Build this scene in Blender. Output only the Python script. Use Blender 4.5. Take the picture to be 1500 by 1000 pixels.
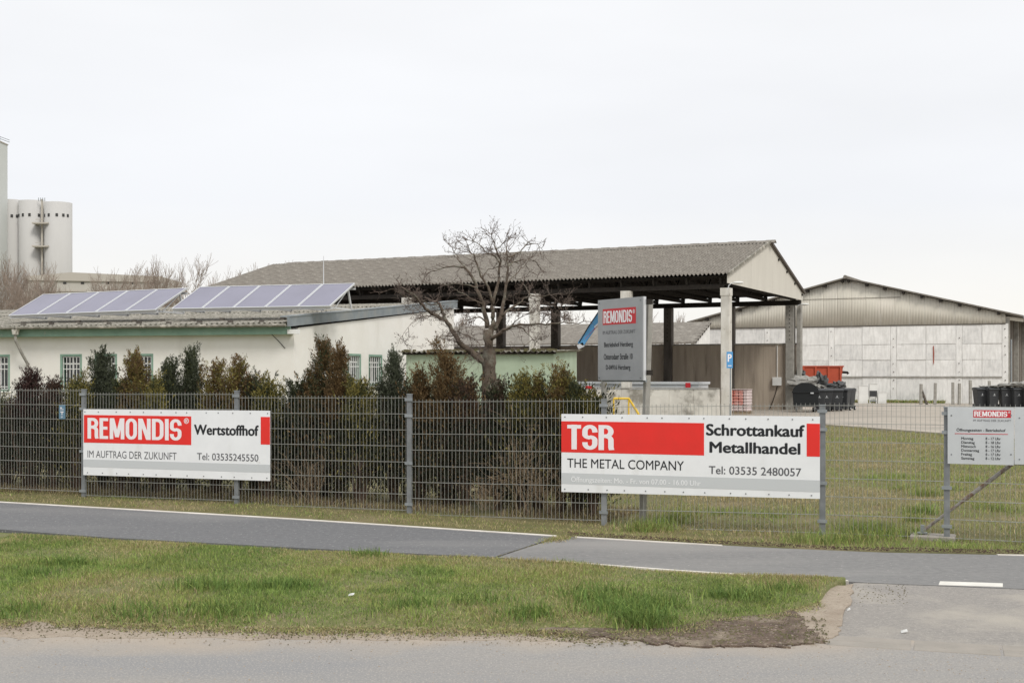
import bpy, bmesh, math, random
import numpy as np
from mathutils import Vector, Matrix, Euler, noise as mnoise
R = math.radians
random.seed(7); rng = np.random.default_rng(7)
sc = bpy.context.scene
for o in list(bpy.data.objects): bpy.data.objects.remove(o)
col = sc.collection

# ------------------------------------------------------------------ camera, sky, sun
F, HY, EYE = 1880.0, 550.0, 1.7
cam = bpy.data.cameras.new('camera'); camo = bpy.data.objects.new('camera', cam); col.objects.link(camo)
camo.location = (0, 0, EYE); camo.rotation_euler = (R(90), 0, 0)
cam.sensor_width = 36; cam.lens = F / 1500 * 36; cam.shift_y = (HY - 500) / 1500
cam.clip_start = 0.1; cam.clip_end = 3000
sc.camera = camo
sc.view_settings.view_transform = 'Standard'; sc.view_settings.look = 'None'
sc.view_settings.gamma = 1; sc.view_settings.use_curve_mapping = False
sc.view_settings.exposure = 0.25
SUN_EL, SUN_AZ = 46, 152          # azimuth the light comes from, clockwise from +Y (camera looks along +Y)
w = bpy.data.worlds.new('World'); sc.world = w; w.use_nodes = True
nt = w.node_tree; nt.nodes.clear()
def N(nt, t, **k):
    n = nt.nodes.new(t)
    for a, b in k.items(): setattr(n, a, b)
    return n
L_ = lambda nt, a, b: nt.links.new(a, b)
sky = N(nt, 'ShaderNodeTexSky', sky_type='NISHITA'); sky.sun_disc = False
sky.sun_elevation = R(SUN_EL); sky.sun_rotation = R(SUN_AZ); sky.air_density = 1.0; sky.dust_density = 3.0
bg1 = N(nt, 'ShaderNodeBackground'); bg1.inputs['Strength'].default_value = 0.10
L_(nt, sky.outputs[0], bg1.inputs['Color'])
tc = N(nt, 'ShaderNodeTexCoord'); sp = N(nt, 'ShaderNodeSeparateXYZ'); L_(nt, tc.outputs['Generated'], sp.inputs[0])
cr = N(nt, 'ShaderNodeValToRGB'); L_(nt, sp.outputs['Z'], cr.inputs[0])
e = cr.color_ramp.elements
e[0].position = 0.0; e[0].color = (0.86, 0.835, 0.79, 1)
e[1].position = 1.0; e[1].color = (1.13, 1.14, 1.15, 1)
for p_, c_ in ((0.05, (0.85, 0.835, 0.80, 1)), (0.13, (0.765, 0.775, 0.80, 1)), (0.26, (0.82, 0.825, 0.84, 1))):
    x = e.new(p_); x.color = c_
mp = N(nt, 'ShaderNodeMapping'); mp.inputs['Scale'].default_value = (1, 1, 4.0); L_(nt, tc.outputs['Generated'], mp.inputs[0])
nz = N(nt, 'ShaderNodeTexNoise'); nz.inputs['Scale'].default_value = 1.7; nz.inputs['Detail'].default_value = 4; L_(nt, mp.outputs[0], nz.inputs[0])
mr = N(nt, 'ShaderNodeMapRange'); mr.inputs['From Min'].default_value = .3; mr.inputs['From Max'].default_value = .7
mr.inputs['To Min'].default_value = .93; mr.inputs['To Max'].default_value = 1.05; L_(nt, nz.outputs[0], mr.inputs[0])
vm = N(nt, 'ShaderNodeVectorMath', operation='SCALE'); L_(nt, cr.outputs[0], vm.inputs[0]); L_(nt, mr.outputs[0], vm.inputs['Scale'])
bg2 = N(nt, 'ShaderNodeBackground'); L_(nt, vm.outputs[0], bg2.inputs['Color']); bg2.inputs['Strength'].default_value = 1.0
mx = N(nt, 'ShaderNodeMixShader'); mx.inputs[0].default_value = 0.94
L_(nt, bg1.outputs[0], mx.inputs[1]); L_(nt, bg2.outputs[0], mx.inputs[2])
wo = N(nt, 'ShaderNodeOutputWorld'); L_(nt, mx.outputs[0], wo.inputs[0])
sun = bpy.data.lights.new('sun', 'SUN'); sun.energy = 1.5; sun.angle = R(16); sun.color = (1.0, .96, .9)
so = bpy.data.objects.new('sun', sun); col.objects.link(so); so.location = (0, -20, 40)
az = R(SUN_AZ); d = Vector((math.sin(az) * math.cos(R(SUN_EL)), math.cos(az) * math.cos(R(SUN_EL)), math.sin(R(SUN_EL))))
so.rotation_euler = (-d).to_track_quat('-Z', 'Y').to_euler()

# ------------------------------------------------------------------ helpers
def P(px, py, Y): return Vector(((px - 750) * Y / F, Y, EYE - (py - HY) * Y / F))
def G(px, py):
    Y = EYE * F / (py - HY); return Vector(((px - 750) * Y / F, Y, 0))
def tag(o, label=None, cat=None, group=None, kind=None):
    if label: o['label'] = label
    if cat: o['category'] = cat
    if group: o['group'] = group
    if kind: o['kind'] = kind
    return o
def thing(name, label, cat, loc=(0, 0, 0), rz=0, group=None):
    o = bpy.data.objects.new(name, None); col.objects.link(o)
    o.location = loc; o.rotation_euler = (0, 0, rz); o.empty_display_size = .2
    return tag(o, label, cat, group)
def link(name, me, parent=None, m=None, loc=None, rot=None, scale=None):
    o = bpy.data.objects.new(name, me); col.objects.link(o)
    if parent: o.parent = parent
    if m is not None and len(me.materials) == 0:
        for k in (m if isinstance(m, (list, tuple)) else [m]): me.materials.append(k)
    if loc is not None: o.location = loc
    if rot is not None: o.rotation_euler = rot
    if scale is not None: o.scale = scale
    return o
class MB:
    def __init__(s): s.v = []; s.f = []
    def add(s, vs, fs):
        n = len(s.v); s.v += [tuple(v) for v in vs]; s.f += [tuple(i + n for i in f) for f in fs]; return s
    def box(s, a, b):
        x0, y0, z0 = a; x1, y1, z1 = b
        return s.add([(x0,y0,z0),(x1,y0,z0),(x1,y1,z0),(x0,y1,z0),(x0,y0,z1),(x1,y0,z1),(x1,y1,z1),(x0,y1,z1)],
            [(0,3,2,1),(4,5,6,7),(0,1,5,4),(1,2,6,5),(2,3,7,6),(3,0,4,7)])
    def bar(s, p, q, w_, h_, up=(0, 0, 1)):
        p, q = Vector(p), Vector(q); d = (q - p).normalized(); u = Vector(up)
        sd = d.cross(u)
        if sd.length < 1e-4: sd = d.cross(Vector((1, 0, 0)))
        sd.normalize(); u = sd.cross(d).normalized(); a = sd * w_ / 2; b = u * h_ / 2
        return s.add([p-a-b, p+a-b, p+a+b, p-a+b, q-a-b, q+a-b, q+a+b, q-a+b],
            [(0,1,2,3),(7,6,5,4),(0,4,5,1),(1,5,6,2),(2,6,7,3),(3,7,4,0)])
    def tube(s, pts, rs, n=8, cap=True):
        pts = [Vector(p) for p in pts]
        if not hasattr(rs, '__len__'): rs = [rs] * len(pts)
        base = len(s.v); vs = []; fs = []
        for i, p in enumerate(pts):
            d = (pts[min(i+1, len(pts)-1)] - pts[max(i-1, 0)]).normalized()
            a = d.cross(Vector((0, 0, 1)))
            if a.length < 1e-3: a = d.cross(Vector((0, 1, 0)))
            a.normalize(); b = d.cross(a)
            for k in range(n):
                t = 2*math.pi*k/n; vs.append(p + (a*math.cos(t) + b*math.sin(t))*rs[i])
        for i in range(len(pts)-1):
            for k in range(n): fs.append((i*n+k, i*n+(k+1) % n, (i+1)*n+(k+1) % n, (i+1)*n+k))
        if cap: fs.append(tuple(range(n))[::-1]); fs.append(tuple((len(pts)-1)*n+k for k in range(n)))
        return s.add(vs, fs)
    def prism(s, poly, y0, y1):                      # poly in (x,z), extruded along y
        n = len(poly)
        vs = [(x, y0, z) for x, z in poly] + [(x, y1, z) for x, z in poly]
        fs = [tuple(range(n)), tuple(range(2*n-1, n-1, -1))] + [((i+1) % n, i, n+i, n+(i+1) % n) for i in range(n)]
        return s.add(vs, fs)
    def prismx(s, poly, x0, x1):                     # poly in (y,z), extruded along x
        n = len(poly)
        vs = [(x0, y, z) for y, z in poly] + [(x1, y, z) for y, z in poly]
        fs = [tuple(range(n))[::-1], tuple(range(n, 2*n))] + [(i, (i+1) % n, n+(i+1) % n, n+i) for i in range(n)]
        return s.add(vs, fs)
    def slab(s, poly, z0, z1):                       # poly in (x,y)
        n = len(poly)
        vs = [(x, y, z0) for x, y in poly] + [(x, y, z1) for x, y in poly]
        fs = [tuple(range(n))[::-1], tuple(range(n, 2*n))] + [(i, (i+1) % n, n+(i+1) % n, n+i) for i in range(n)]
        return s.add(vs, fs)
    def mesh(s, name, smooth=False, bevel=0, fix=True):
        me = bpy.data.meshes.new(name); me.from_pydata(s.v, [], s.f)
        bm = bmesh.new(); bm.from_mesh(me)
        if fix: bmesh.ops.recalc_face_normals(bm, faces=bm.faces)
        if bevel: bmesh.ops.bevel(bm, geom=list(bm.edges), offset=bevel, segments=1, affect='EDGES', profile=.5)
        bm.to_mesh(me); bm.free()
        if smooth: me.polygons.foreach_set('use_smooth', [True]*len(me.polygons))
        me.update(); return me
    def build(s, name, m, parent=None, **k):
        mk = {a: k.pop(a) for a in ('smooth', 'bevel', 'fix') if a in k}
        return link(name, s.mesh(name, **mk), parent, m, **k)
def mesh_np(name, V, Fc, mi=None):
    V = np.asarray(V, np.float32); Fc = np.asarray(Fc, np.int32); k = Fc.shape[1]
    me = bpy.data.meshes.new(name); me.vertices.add(len(V)); me.vertices.foreach_set('co', V.ravel())
    me.loops.add(Fc.size); me.loops.foreach_set('vertex_index', Fc.ravel())
    me.polygons.add(len(Fc)); me.polygons.foreach_set('loop_start', np.arange(len(Fc), dtype=np.int32)*k)
    if mi is not None: me.polygons.foreach_set('material_index', np.asarray(mi, np.int32))
    me.update(calc_edges=True); return me

# ------------------------------------------------------------------ materials
def mat(name, c, c2=None, rough=.85, metal=0, scale=4, detail=8, lo=.35, hi=.65, bump=0, bscale=40, stretch=(1,1,1),
        c3=None, scale3=1.0, lo3=.5, hi3=.65, island=0, spec=.3, stretch3=(1,1,1), speck=None, speckscale=150, specklo=.66, trans=0):
    m = bpy.data.materials.new(name); m.use_nodes = True; t = m.node_tree; b = t.nodes['Principled BSDF']
    b.inputs['Roughness'].default_value = rough; b.inputs['Metallic'].default_value = metal
    b.inputs['Specular IOR Level'].default_value = spec
    tcn = N(t, 'ShaderNodeTexCoord')
    def nse(sc_, st, det=detail):
        mpn = N(t, 'ShaderNodeMapping'); mpn.inputs['Scale'].default_value = st; L_(t, tcn.outputs['Object'], mpn.inputs[0])
        q = N(t, 'ShaderNodeTexNoise'); q.inputs['Scale'].default_value = sc_; q.inputs['Detail'].default_value = det; q.inputs['Roughness'].default_value = .6
        L_(t, mpn.outputs[0], q.inputs[0]); return q.outputs[0]
    def rng_(src, a, z, ta=0, tz=1):
        q = N(t, 'ShaderNodeMapRange'); q.inputs['From Min'].default_value = a; q.inputs['From Max'].default_value = z
        q.inputs['To Min'].default_value = ta; q.inputs['To Max'].default_value = tz; L_(t, src, q.inputs[0]); return q.outputs[0]
    def mixc(f, a, z):
        q = N(t, 'ShaderNodeMix', data_type='RGBA'); L_(t, f, q.inputs[0])
        for s_, v in ((6, a), (7, z)):
            if isinstance(v, tuple): q.inputs[s_].default_value = (*v, 1)
            else: L_(t, v, q.inputs[s_])
        return q.outputs[2]
    cur = tuple(c)
    if c2: cur = mixc(rng_(nse(scale, stretch), lo, hi), cur, tuple(c2))
    if c3: cur = mixc(rng_(nse(scale3, stretch3, 5), lo3, hi3), cur, tuple(c3))
    if speck: cur = mixc(rng_(nse(speckscale, (1,1,1), 2), specklo, specklo+.06), cur, tuple(speck))
    if island:
        g = N(t, 'ShaderNodeNewGeometry'); f = rng_(g.outputs['Random Per Island'], 0, 1, 1-island, 1+island)
        q = N(t, 'ShaderNodeVectorMath', operation='SCALE')
        if isinstance(cur, tuple): q.inputs[0].default_value = cur
        else: L_(t, cur, q.inputs[0])
        L_(t, f, q.inputs['Scale']); cur = q.outputs[0]
    if isinstance(cur, tuple): b.inputs['Base Color'].default_value = (*cur, 1)
    else: L_(t, cur, b.inputs['Base Color'])
    if bump:
        bn = N(t, 'ShaderNodeBump'); bn.inputs['Strength'].default_value = 1; bn.inputs['Distance'].default_value = bump
        L_(t, nse(bscale, (1,1,1), 6), bn.inputs['Height']); L_(t, bn.outputs[0], b.inputs['Normal'])
    if trans:
        tr = N(t, 'ShaderNodeBsdfTranslucent'); o_ = t.nodes['Material Output']; ms = N(t, 'ShaderNodeMixShader'); ms.inputs[0].default_value = trans
        if isinstance(cur, tuple): tr.inputs[0].default_value = (*cur, 1)
        else: L_(t, cur, tr.inputs[0])
        L_(t, b.outputs[0], ms.inputs[1]); L_(t, tr.outputs[0], ms.inputs[2]); L_(t, ms.outputs[0], o_.inputs[0])
    return m
M = {}
M['white_print'] = mat('white_print', (.84,.85,.86), (.78,.79,.80), rough=.4, scale=2.5, spec=.4, c3=(.68,.68,.66), scale3=3.5, lo3=.6, hi3=.85, stretch3=(1,1,.25))
M['red_print'] = mat('red_print', (.80,.028,.022), (.72,.03,.022), rough=.4, scale=3, spec=.4)
M['letter_white'] = mat('letter_white', (.84,.80,.81), rough=.45)
M['letter_black'] = mat('letter_black', (.02,.022,.025), rough=.5)
M['letter_grey'] = mat('letter_grey', (.10,.10,.11), rough=.5)
M['stripe_grey'] = mat('stripe_grey', (.56,.58,.59), rough=.45)
M['faded_letter'] = mat('faded_letter', (.82,.83,.84), rough=.5)
M['sign_grey'] = mat('sign_grey', (.36,.37,.38), (.31,.32,.33), rough=.35, scale=3, metal=.25)
M['board_grey'] = mat('board_grey', (.56,.58,.59), (.50,.52,.53), rough=.4, scale=3)
M['sign_red'] = mat('sign_red', (.55,.03,.04), rough=.4)
M['galv'] = mat('galvanised', (.32,.34,.35), (.24,.26,.27), rough=.5, metal=.35, scale=12)
M['galv_post'] = mat('galvanised_post', (.225,.235,.24), (.175,.184,.19), rough=.6, metal=.2, scale=9, c3=(.27,.28,.285), scale3=3)
M['wire'] = mat('wire', (.36,.36,.33), (.27,.27,.25), rough=.55, metal=.3, scale=9)
M['screw'] = mat('screw', (.22,.23,.24), rough=.4, metal=.6)
M['plaster'] = mat('plaster', (.82,.80,.755), (.77,.745,.69), scale=1.2, rough=.95, bump=.004, bscale=30, c3=(.63,.60,.54), scale3=.7, lo3=.56, hi3=.85, stretch3=(1,1,.35))
M['green_paint'] = mat('green_paint', (.25,.38,.30), (.20,.32,.25), rough=.6, scale=3, c3=(.35,.40,.34), scale3=5, lo3=.62, hi3=.7)
M['green_plaster'] = mat('green_plaster', (.42,.50,.38), (.36,.43,.32), rough=.95, scale=1.5, bump=.004, c3=(.28,.31,.24), scale3=1.2, lo3=.58, hi3=.8)
M['white_bar'] = mat('white_bar', (.78,.78,.76), rough=.5)
M['glass'] = mat('window_glass', (.02,.025,.03), rough=.08, spec=.8)
M['curtain'] = mat('curtain', (.45,.45,.43), rough=.9)
M['fibre'] = mat('fibre_cement', (.235,.213,.184), (.16,.146,.126), rough=.95, scale=6, bump=.004, bscale=50, c3=(.30,.28,.245), scale3=2.4, lo3=.5, hi3=.75, speck=(.42,.40,.36), speckscale=20, specklo=.66)
M['fibre_old'] = mat('fibre_lichen', (.27,.255,.22), (.17,.16,.13), rough=.95, scale=7, bump=.006, c3=(.50,.46,.40), scale3=3, lo3=.52, hi3=.66, speck=(.08,.08,.06), speckscale=9, specklo=.62)
M['lead'] = mat('verge_metal', (.27,.30,.315), (.21,.235,.25), rough=.6, scale=2, metal=.1, c3=(.28,.29,.28), scale3=1.2)
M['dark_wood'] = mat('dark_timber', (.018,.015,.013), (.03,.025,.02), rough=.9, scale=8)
M['brown_wood'] = mat('weathered_timber', (.12,.10,.085), (.08,.07,.06), rough=.9, scale=8)
M['gable'] = mat('gable_cladding', (.60,.575,.51), (.55,.525,.465), rough=.9, scale=1.3, stretch=(1,1,.3), bump=.003)
M['hall_clad'] = mat('hall_cladding', (.63,.60,.52), (.595,.565,.49), rough=.9, scale=1.6, stretch=(3,3,.15), c3=(.66,.625,.55), scale3=.5)
M['hall_grey'] = mat('worn_concrete', (.74,.73,.705), (.58,.575,.555), rough=.95, scale=1.6, lo=.36, hi=.62, bump=.008, bscale=20, c3=(.80,.79,.76), scale3=4, lo3=.42, hi3=.72, speck=(.46,.45,.43), speckscale=7, specklo=.72, stretch3=(1.6,1.6,.35))
M['rust_red'] = mat('rust_red', (.32,.07,.04), rough=.9)
M['hall_brown'] = mat('hall_side_cladding', (.19,.165,.135), (.12,.105,.09), rough=.9, scale=3, stretch=(2,2,.2))
M['hall_white'] = mat('whitewashed_concrete', (.85,.84,.81), (.74,.73,.705), rough=.95, scale=1.3, lo=.40, hi=.62, bump=.008, bscale=20, c3=(.64,.63,.60), scale3=4.5, lo3=.40, hi3=.75, speck=(.50,.49,.47), speckscale=7, specklo=.72, stretch3=(1.6,1.6,.35))
M['conc_col'] = mat('column_concrete', (.66,.64,.59), (.50,.475,.42), rough=.95, scale=2.5, stretch=(1,1,.4), bump=.006, c3=(.26,.24,.20), scale3=4, lo3=.6, hi3=.7)
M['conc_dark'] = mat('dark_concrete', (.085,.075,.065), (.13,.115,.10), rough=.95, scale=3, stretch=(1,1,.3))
M['brown_conc'] = mat('brown_concrete', (.47,.40,.32), (.37,.31,.25), rough=.95, scale=1.2, stretch=(2.5,2.5,.25), lo=.4, hi=.6, bump=.005, c3=(.25,.21,.17), scale3=2.2, lo3=.60, hi3=.74, stretch3=(2,2,.18))
M['ramp_wall'] = mat('ramp_wall', (.66,.64,.58), (.52,.50,.45), rough=.95, scale=1.4, c3=(.26,.245,.21), scale3=1.5, lo3=.52, hi3=.66, bump=.01, bscale=12)
M['conc_post'] = mat('post_concrete', (.36,.345,.31), (.25,.24,.215), rough=.95, scale=5, bump=.004, bscale=60)
M['silo'] = mat('silo_concrete', (.50,.492,.475), (.455,.447,.43), rough=.95, scale=.12, stretch=(1,1,.25))
M['silo_grey'] = mat('silo_tower', (.60,.62,.60), (.56,.58,.56), rough=.95, scale=.1)
M['far_wall'] = mat('far_wall', (.52,.50,.45), (.44,.42,.38), rough=.95, scale=.3)
M['far_trim'] = mat('far_trim', (.46,.43,.38), rough=.95)
M['dark_opening'] = mat('dark_opening', (.05,.05,.05), rough=.7)
M['bark'] = mat('bark', (.145,.112,.085), (.085,.066,.05), rough=.95, scale=14, bump=.01, bscale=40, c3=(.20,.19,.15), scale3=8)
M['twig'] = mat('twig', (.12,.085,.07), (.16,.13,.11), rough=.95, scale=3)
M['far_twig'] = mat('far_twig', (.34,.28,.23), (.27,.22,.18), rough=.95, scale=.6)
M['stem'] = mat('hedge_stem', (.10,.065,.045), (.15,.11,.08), rough=.95, scale=6)
def leafm(n, a, b_): return mat(n, a, b_, rough=.75, scale=5, island=.45, spec=.25, trans=.15)
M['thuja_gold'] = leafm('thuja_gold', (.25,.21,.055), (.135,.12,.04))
M['thuja_orange'] = leafm('thuja_orange', (.160,.098,.042), (.095,.066,.031))
M['thuja_maroon'] = leafm('thuja_maroon', (.070,.036,.030), (.042,.024,.022))
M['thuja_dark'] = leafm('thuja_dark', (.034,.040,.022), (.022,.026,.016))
M['thuja_green'] = leafm('thuja_green', (.068,.078,.034), (.042,.05,.026))
M['thuja_blue'] = leafm('thuja_blue', (.082,.092,.058), (.052,.06,.038))
M['dead_brown'] = leafm('dead_brown', (.085,.052,.036), (.055,.036,.027))
M['asphalt_old'] = mat('path_asphalt', (.160,.161,.164), (.126,.127,.131), rough=.9, scale=14, bump=.006, bscale=70, speck=(.34,.335,.32), speckscale=26, specklo=.64, c3=(.185,.184,.182), scale3=.6, stretch3=(.3,1,1))
M['asphalt_new'] = mat('path_asphalt_right', (.215,.211,.204), (.172,.170,.166), rough=.9, scale=14, bump=.006, bscale=70, speck=(.37,.355,.33), speckscale=26, specklo=.66, c3=(.25,.243,.23), scale3=.6, stretch3=(.3,1,1))
M['drive'] = mat('driveway_asphalt', (.29,.27,.245), (.235,.22,.203), rough=.92, scale=22, bump=.008, bscale=60, speck=(.36,.335,.30), speckscale=50, specklo=.60, c3=(.36,.33,.285), scale3=.8)
M['line'] = mat('road_paint', (.70,.68,.62), (.60,.58,.53), rough=.8, scale=8)
M['edging'] = mat('concrete_edging', (.74,.70,.64), (.58,.54,.48), rough=.95, scale=3)
M['yard'] = mat('yard_concrete', (.40,.355,.30), (.35,.31,.26), rough=.95, scale=.5, c3=(.30,.275,.235), scale3=.35, bump=.004)
M['soil'] = mat('soil', (.17,.15,.085), (.12,.105,.06), rough=1, scale=4, bump=.02, bscale=25, c3=(.10,.095,.045), scale3=1.2, lo3=.45, hi3=.6)
M['verge_soil'] = mat('verge_soil', (.135,.16,.05), (.16,.15,.07), rough=1, scale=3, bump=.02, bscale=25, c3=(.19,.155,.09), scale3=1.1, lo3=.55, hi3=.72, speck=(.30,.25,.14), speckscale=45, specklo=.6)
M['lawn_soil'] = mat('lawn_soil', (.15,.13,.06), (.12,.12,.045), rough=1, scale=3, bump=.02, bscale=20, c3=(.21,.17,.095), scale3=.8, lo3=.5, hi3=.7)
M['base'] = mat('far_ground', (.17,.17,.09), (.20,.17,.11), rough=1, scale=.05)
M['sand'] = mat('sand', (.385,.325,.26), (.33,.275,.215), rough=1, scale=9, bump=.02, bscale=35, speck=(.22,.18,.14), speckscale=40, specklo=.62, c3=(.29,.235,.18), scale3=2, lo3=.48, hi3=.66)
M['dark_soil'] = mat('dark_soil', (.185,.135,.10), (.10,.074,.057), rough=1, scale=9, bump=.05, bscale=22, speck=(.36,.30,.23), speckscale=36, specklo=.60, c3=(.27,.22,.165), scale3=2.5, lo3=.52, hi3=.66)
def roadmat():
    m = mat('road_asphalt', (.325,.305,.28), (.26,.247,.23), rough=.92, scale=30, bump=.008, bscale=60, speck=(.38,.355,.32), speckscale=70, specklo=.57, c3=(.245,.242,.24), scale3=.9, lo3=.42, hi3=.66, stretch3=(.35,1,1))
    t = m.node_tree; b = t.nodes['Principled BSDF']; src = b.inputs['Base Color'].links[0].from_socket
    tcn = N(t, 'ShaderNodeTexCoord'); s_ = N(t, 'ShaderNodeSeparateXYZ'); L_(t, tcn.outputs['Object'], s_.inputs[0])
    q = N(t, 'ShaderNodeTexNoise'); q.inputs['Scale'].default_value = 1.1; q.inputs['Detail'].default_value = 7; L_(t, tcn.outputs['Object'], q.inputs[0])
    a = N(t, 'ShaderNodeMath', operation='MULTIPLY_ADD'); L_(t, q.outputs[0], a.inputs[0]); a.inputs[1].default_value = 1.5; L_(t, s_.outputs['Y'], a.inputs[2])
    r = N(t, 'ShaderNodeMapRange'); r.inputs['From Min'].default_value = 8.55; r.inputs['From Max'].default_value = 9.15; r.inputs['To Max'].default_value = .9; L_(t, a.outputs[0], r.inputs[0])
    x = N(t, 'ShaderNodeMix', data_type='RGBA'); L_(t, r.outputs[0], x.inputs[0]); L_(t, src, x.inputs[6]); x.inputs[7].default_value = (.385,.325,.26,1)
    L_(t, x.outputs[2], b.inputs['Base Color']); return m
M['road'] = roadmat()
M['kerb'] = mat('kerb_concrete', (.315,.285,.25), (.265,.245,.215), rough=.95, scale=5, bump=.003, speck=(.24,.21,.18), speckscale=50, specklo=.66)
M['pv'] = mat('solar_glass', (.185,.18,.245), (.16,.155,.212), rough=.22, spec=.8, scale=.7)
M['alu'] = mat('aluminium', (.66,.67,.68), rough=.4, metal=.4)
M['bin'] = mat('bin_plastic', (.035,.037,.040), (.045,.047,.05), rough=.5, scale=6)
M['bin_black'] = mat('bin_black', (.012,.014,.015), rough=.4)
M['tyre'] = mat('tyre', (.02,.02,.02), rough=.9)
M['hub'] = mat('wheel_hub', (.5,.5,.5), rough=.6)
M['skip_red'] = mat('skip_red', (.42,.075,.035), (.34,.06,.03), rough=.6, scale=2)
M['crane_blue'] = mat('crane_blue', (.14,.42,.74), (.11,.35,.64), rough=.5, scale=3)
M['park_blue'] = mat('park_blue', (.09,.30,.58), rough=.4)
M['plaque_blue'] = mat('plaque_blue', (.12,.22,.30), rough=.5)
M['yellow'] = mat('yellow_paint', (.72,.48,.05), rough=.5)
M['tarp'] = mat('crumpled_plastic', (.38,.37,.34), (.24,.235,.22), rough=.7, scale=4)
M['tarp_dark'] = mat('dark_plastic', (.06,.065,.065), (.10,.10,.10), rough=.5, scale=4)
M['pink_bag'] = mat('pink_bag', (.55,.17,.13), (.62,.40,.36), rough=.7, scale=4)
M['film'] = mat('pallet_film', (.62,.52,.50), rough=.4)
M['pallet'] = mat('pallet_wood', (.34,.27,.19), rough=.9)
M['rust_pole'] = mat('rusty_pole', (.33,.31,.29), (.20,.13,.09), rough=.7, scale=9, lo=.5, hi=.6, metal=.2)
M['cabinet'] = mat('cabinet_white', (.74,.74,.71), (.66,.66,.63), rough=.6, scale=3)

# ------------------------------------------------------------------ setting
def pl(pts, x):
    xs = [p[0] for p in pts]; ys = [p[1] for p in pts]
    if x <= xs[0]: return ys[0] + (x-xs[0])*(ys[1]-ys[0])/(xs[1]-xs[0])
    if x >= xs[-1]: return ys[-1] + (x-xs[-1])*(ys[-1]-ys[-2])/(xs[-1]-xs[-2])
    return float(np.interp(x, xs, ys))
FAR = [(-6.89,17.28),(-2.86,15.37),(.506,13.6),(2.0,12.9),(3.29,12.39),(4.85,12.15),(9,11.9)]     # path edge by the fence
NEAR = [(-5.67,14.2),(-4.3,13.5),(-2.89,12.98),(-1.67,12.5),(-.15,12.02),(.62,11.6),(1.48,11.14),(2.81,10.58),(4.09,10.24)]  # path edge by the verge
ROAD = [(-6,8.4),(-3.5,8.3),(0,8.18),(1.98,8.09),(3.09,7.74),(6,6.8)]
VN = [(-6,8.95),(-3.49,8.78),(-1.59,8.52),(-.23,8.50),(.45,8.38),(1.03,8.40),(1.4,8.76),(1.91,9.0),(2.31,9.54),(2.51,10.15),(2.75,10.55)]  # grass edge
far = lambda x: pl(FAR, x); near = lambda x: pl(NEAR, x); roade = lambda x: pl(ROAD, x); vn = lambda x: pl(VN, x)
def sst(x): x = min(1, max(0, x)); return x*x*(3-2*x)
def hz(x, y):
    dd = y - far(x)
    z = -.07*sst((x+4)/6)*sst(dd/1.2) + .012
    z += .018*mnoise.noise(Vector((x*1.3, y*1.3, 3)))*sst(dd/.4)
    if dd < .15: z -= .03*(1-sst(dd/.15))
    return z
MB().add([(-900,-60,-.16),(900,-60,-.16),(900,1500,-.16),(-900,1500,-.16)], [(0,1,2,3)]).build('ground', M['base'])
tag(bpy.data.objects['ground'], kind='structure')
def grid(name, m, xs, f0, f1, nt_, hf):
    V = []; nx = len(xs)
    for x in xs:
        a, b = f0(x), f1(x)
        for j in range(nt_+1):
            y = a + (b-a)*j/nt_; V.append((x, y, hf(x, y)))
    Fc = [(i*(nt_+1)+j, (i+1)*(nt_+1)+j, (i+1)*(nt_+1)+j+1, i*(nt_+1)+j+1) for i in range(nx-1) for j in range(nt_)]
    me = mesh_np(name, V, Fc); me.polygons.foreach_set('use_smooth', [True]*len(me.polygons))
    return tag(link(name, me, None, m), kind='structure')
xs = np.linspace(-40, 40, 40)
def strip(name, m, xa, xb, f0, f1, n, z):
    pts = [(x, f0(x)) for x in np.linspace(xa, xb, n)] + [(x, f1(x)) for x in np.linspace(xb, xa, n)]
    return tag(MB().slab(pts, -.2, z).build(name, m), kind='structure')
strip('road', M['road'], -40, 40, lambda x: -20, lambda x: roade(x)+.35, 60, 0.0)
# bicycle path: darker old asphalt left of the diagonal joint, greyer right of it
JX0, JX1 = G(820,787), G(727,815)
def jx(y): return JX1.x + (y-JX1.y)*(JX0.x-JX1.x)/(JX0.y-JX1.y)
lp = [(x, near(x)) for x in np.linspace(-40, JX1.x-.012, 40)] + [(x, far(x)) for x in np.linspace(JX0.x-.012, -40, 40)]
tag(MB().slab(lp, -.2, .003).build('cycle_path', M['asphalt_old']), kind='structure')
rp = [(x, near(x)) for x in np.linspace(JX1.x+.012, 40, 40)] + [(x, far(x)) for x in np.linspace(40, JX0.x+.012, 40)]
tag(MB().slab(rp, -.2, .001).build('cycle_path', M['asphalt_new']), kind='structure')
# driveway apron
dl = [G(1250,853), G(1240,885), G(1228,915), G(1222,934)]
dp = [(p.x, p.y) for p in dl][::-1]
dp = dp + [(x, near(x)-.012) for x in np.linspace(2.84, 40, 30)] + [(x, roade(x)+.36) for x in np.linspace(40, 2.15, 30)]
tag(MB().slab(dp, -.2, -.003).build('driveway', M['drive']), kind='structure')
# kerb stones along the mouth of the driveway
kr = thing('kerb_row', None, None); tag(kr, kind='structure')
x = 1.98
for i in range(14):
    x1 = x + .5; a = Vector((x+.008, roade(x)+.02, 0)); b = Vector((x1-.008, roade(x1)+.02, 0)); n = Vector((b.y-a.y, a.x-b.x, 0)).normalized()*-.155
    MB().slab([(a.x,a.y),(b.x,b.y),(b.x+n.x,b.y+n.y),(a.x+n.x,a.y+n.y)], -.15, .004+random.uniform(-.002,.002)).build('kerb_stone', M['kerb'], kr, bevel=.004)
    a = a + n*1.06; b = b + n*1.06
    MB().slab([(a.x,a.y),(b.x,b.y),(b.x+n.x,b.y+n.y),(a.x+n.x,a.y+n.y)], -.15, .003+random.uniform(-.002,.002)).build('kerb_stone', M['kerb'], kr, bevel=.004)
    x = x1
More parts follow.
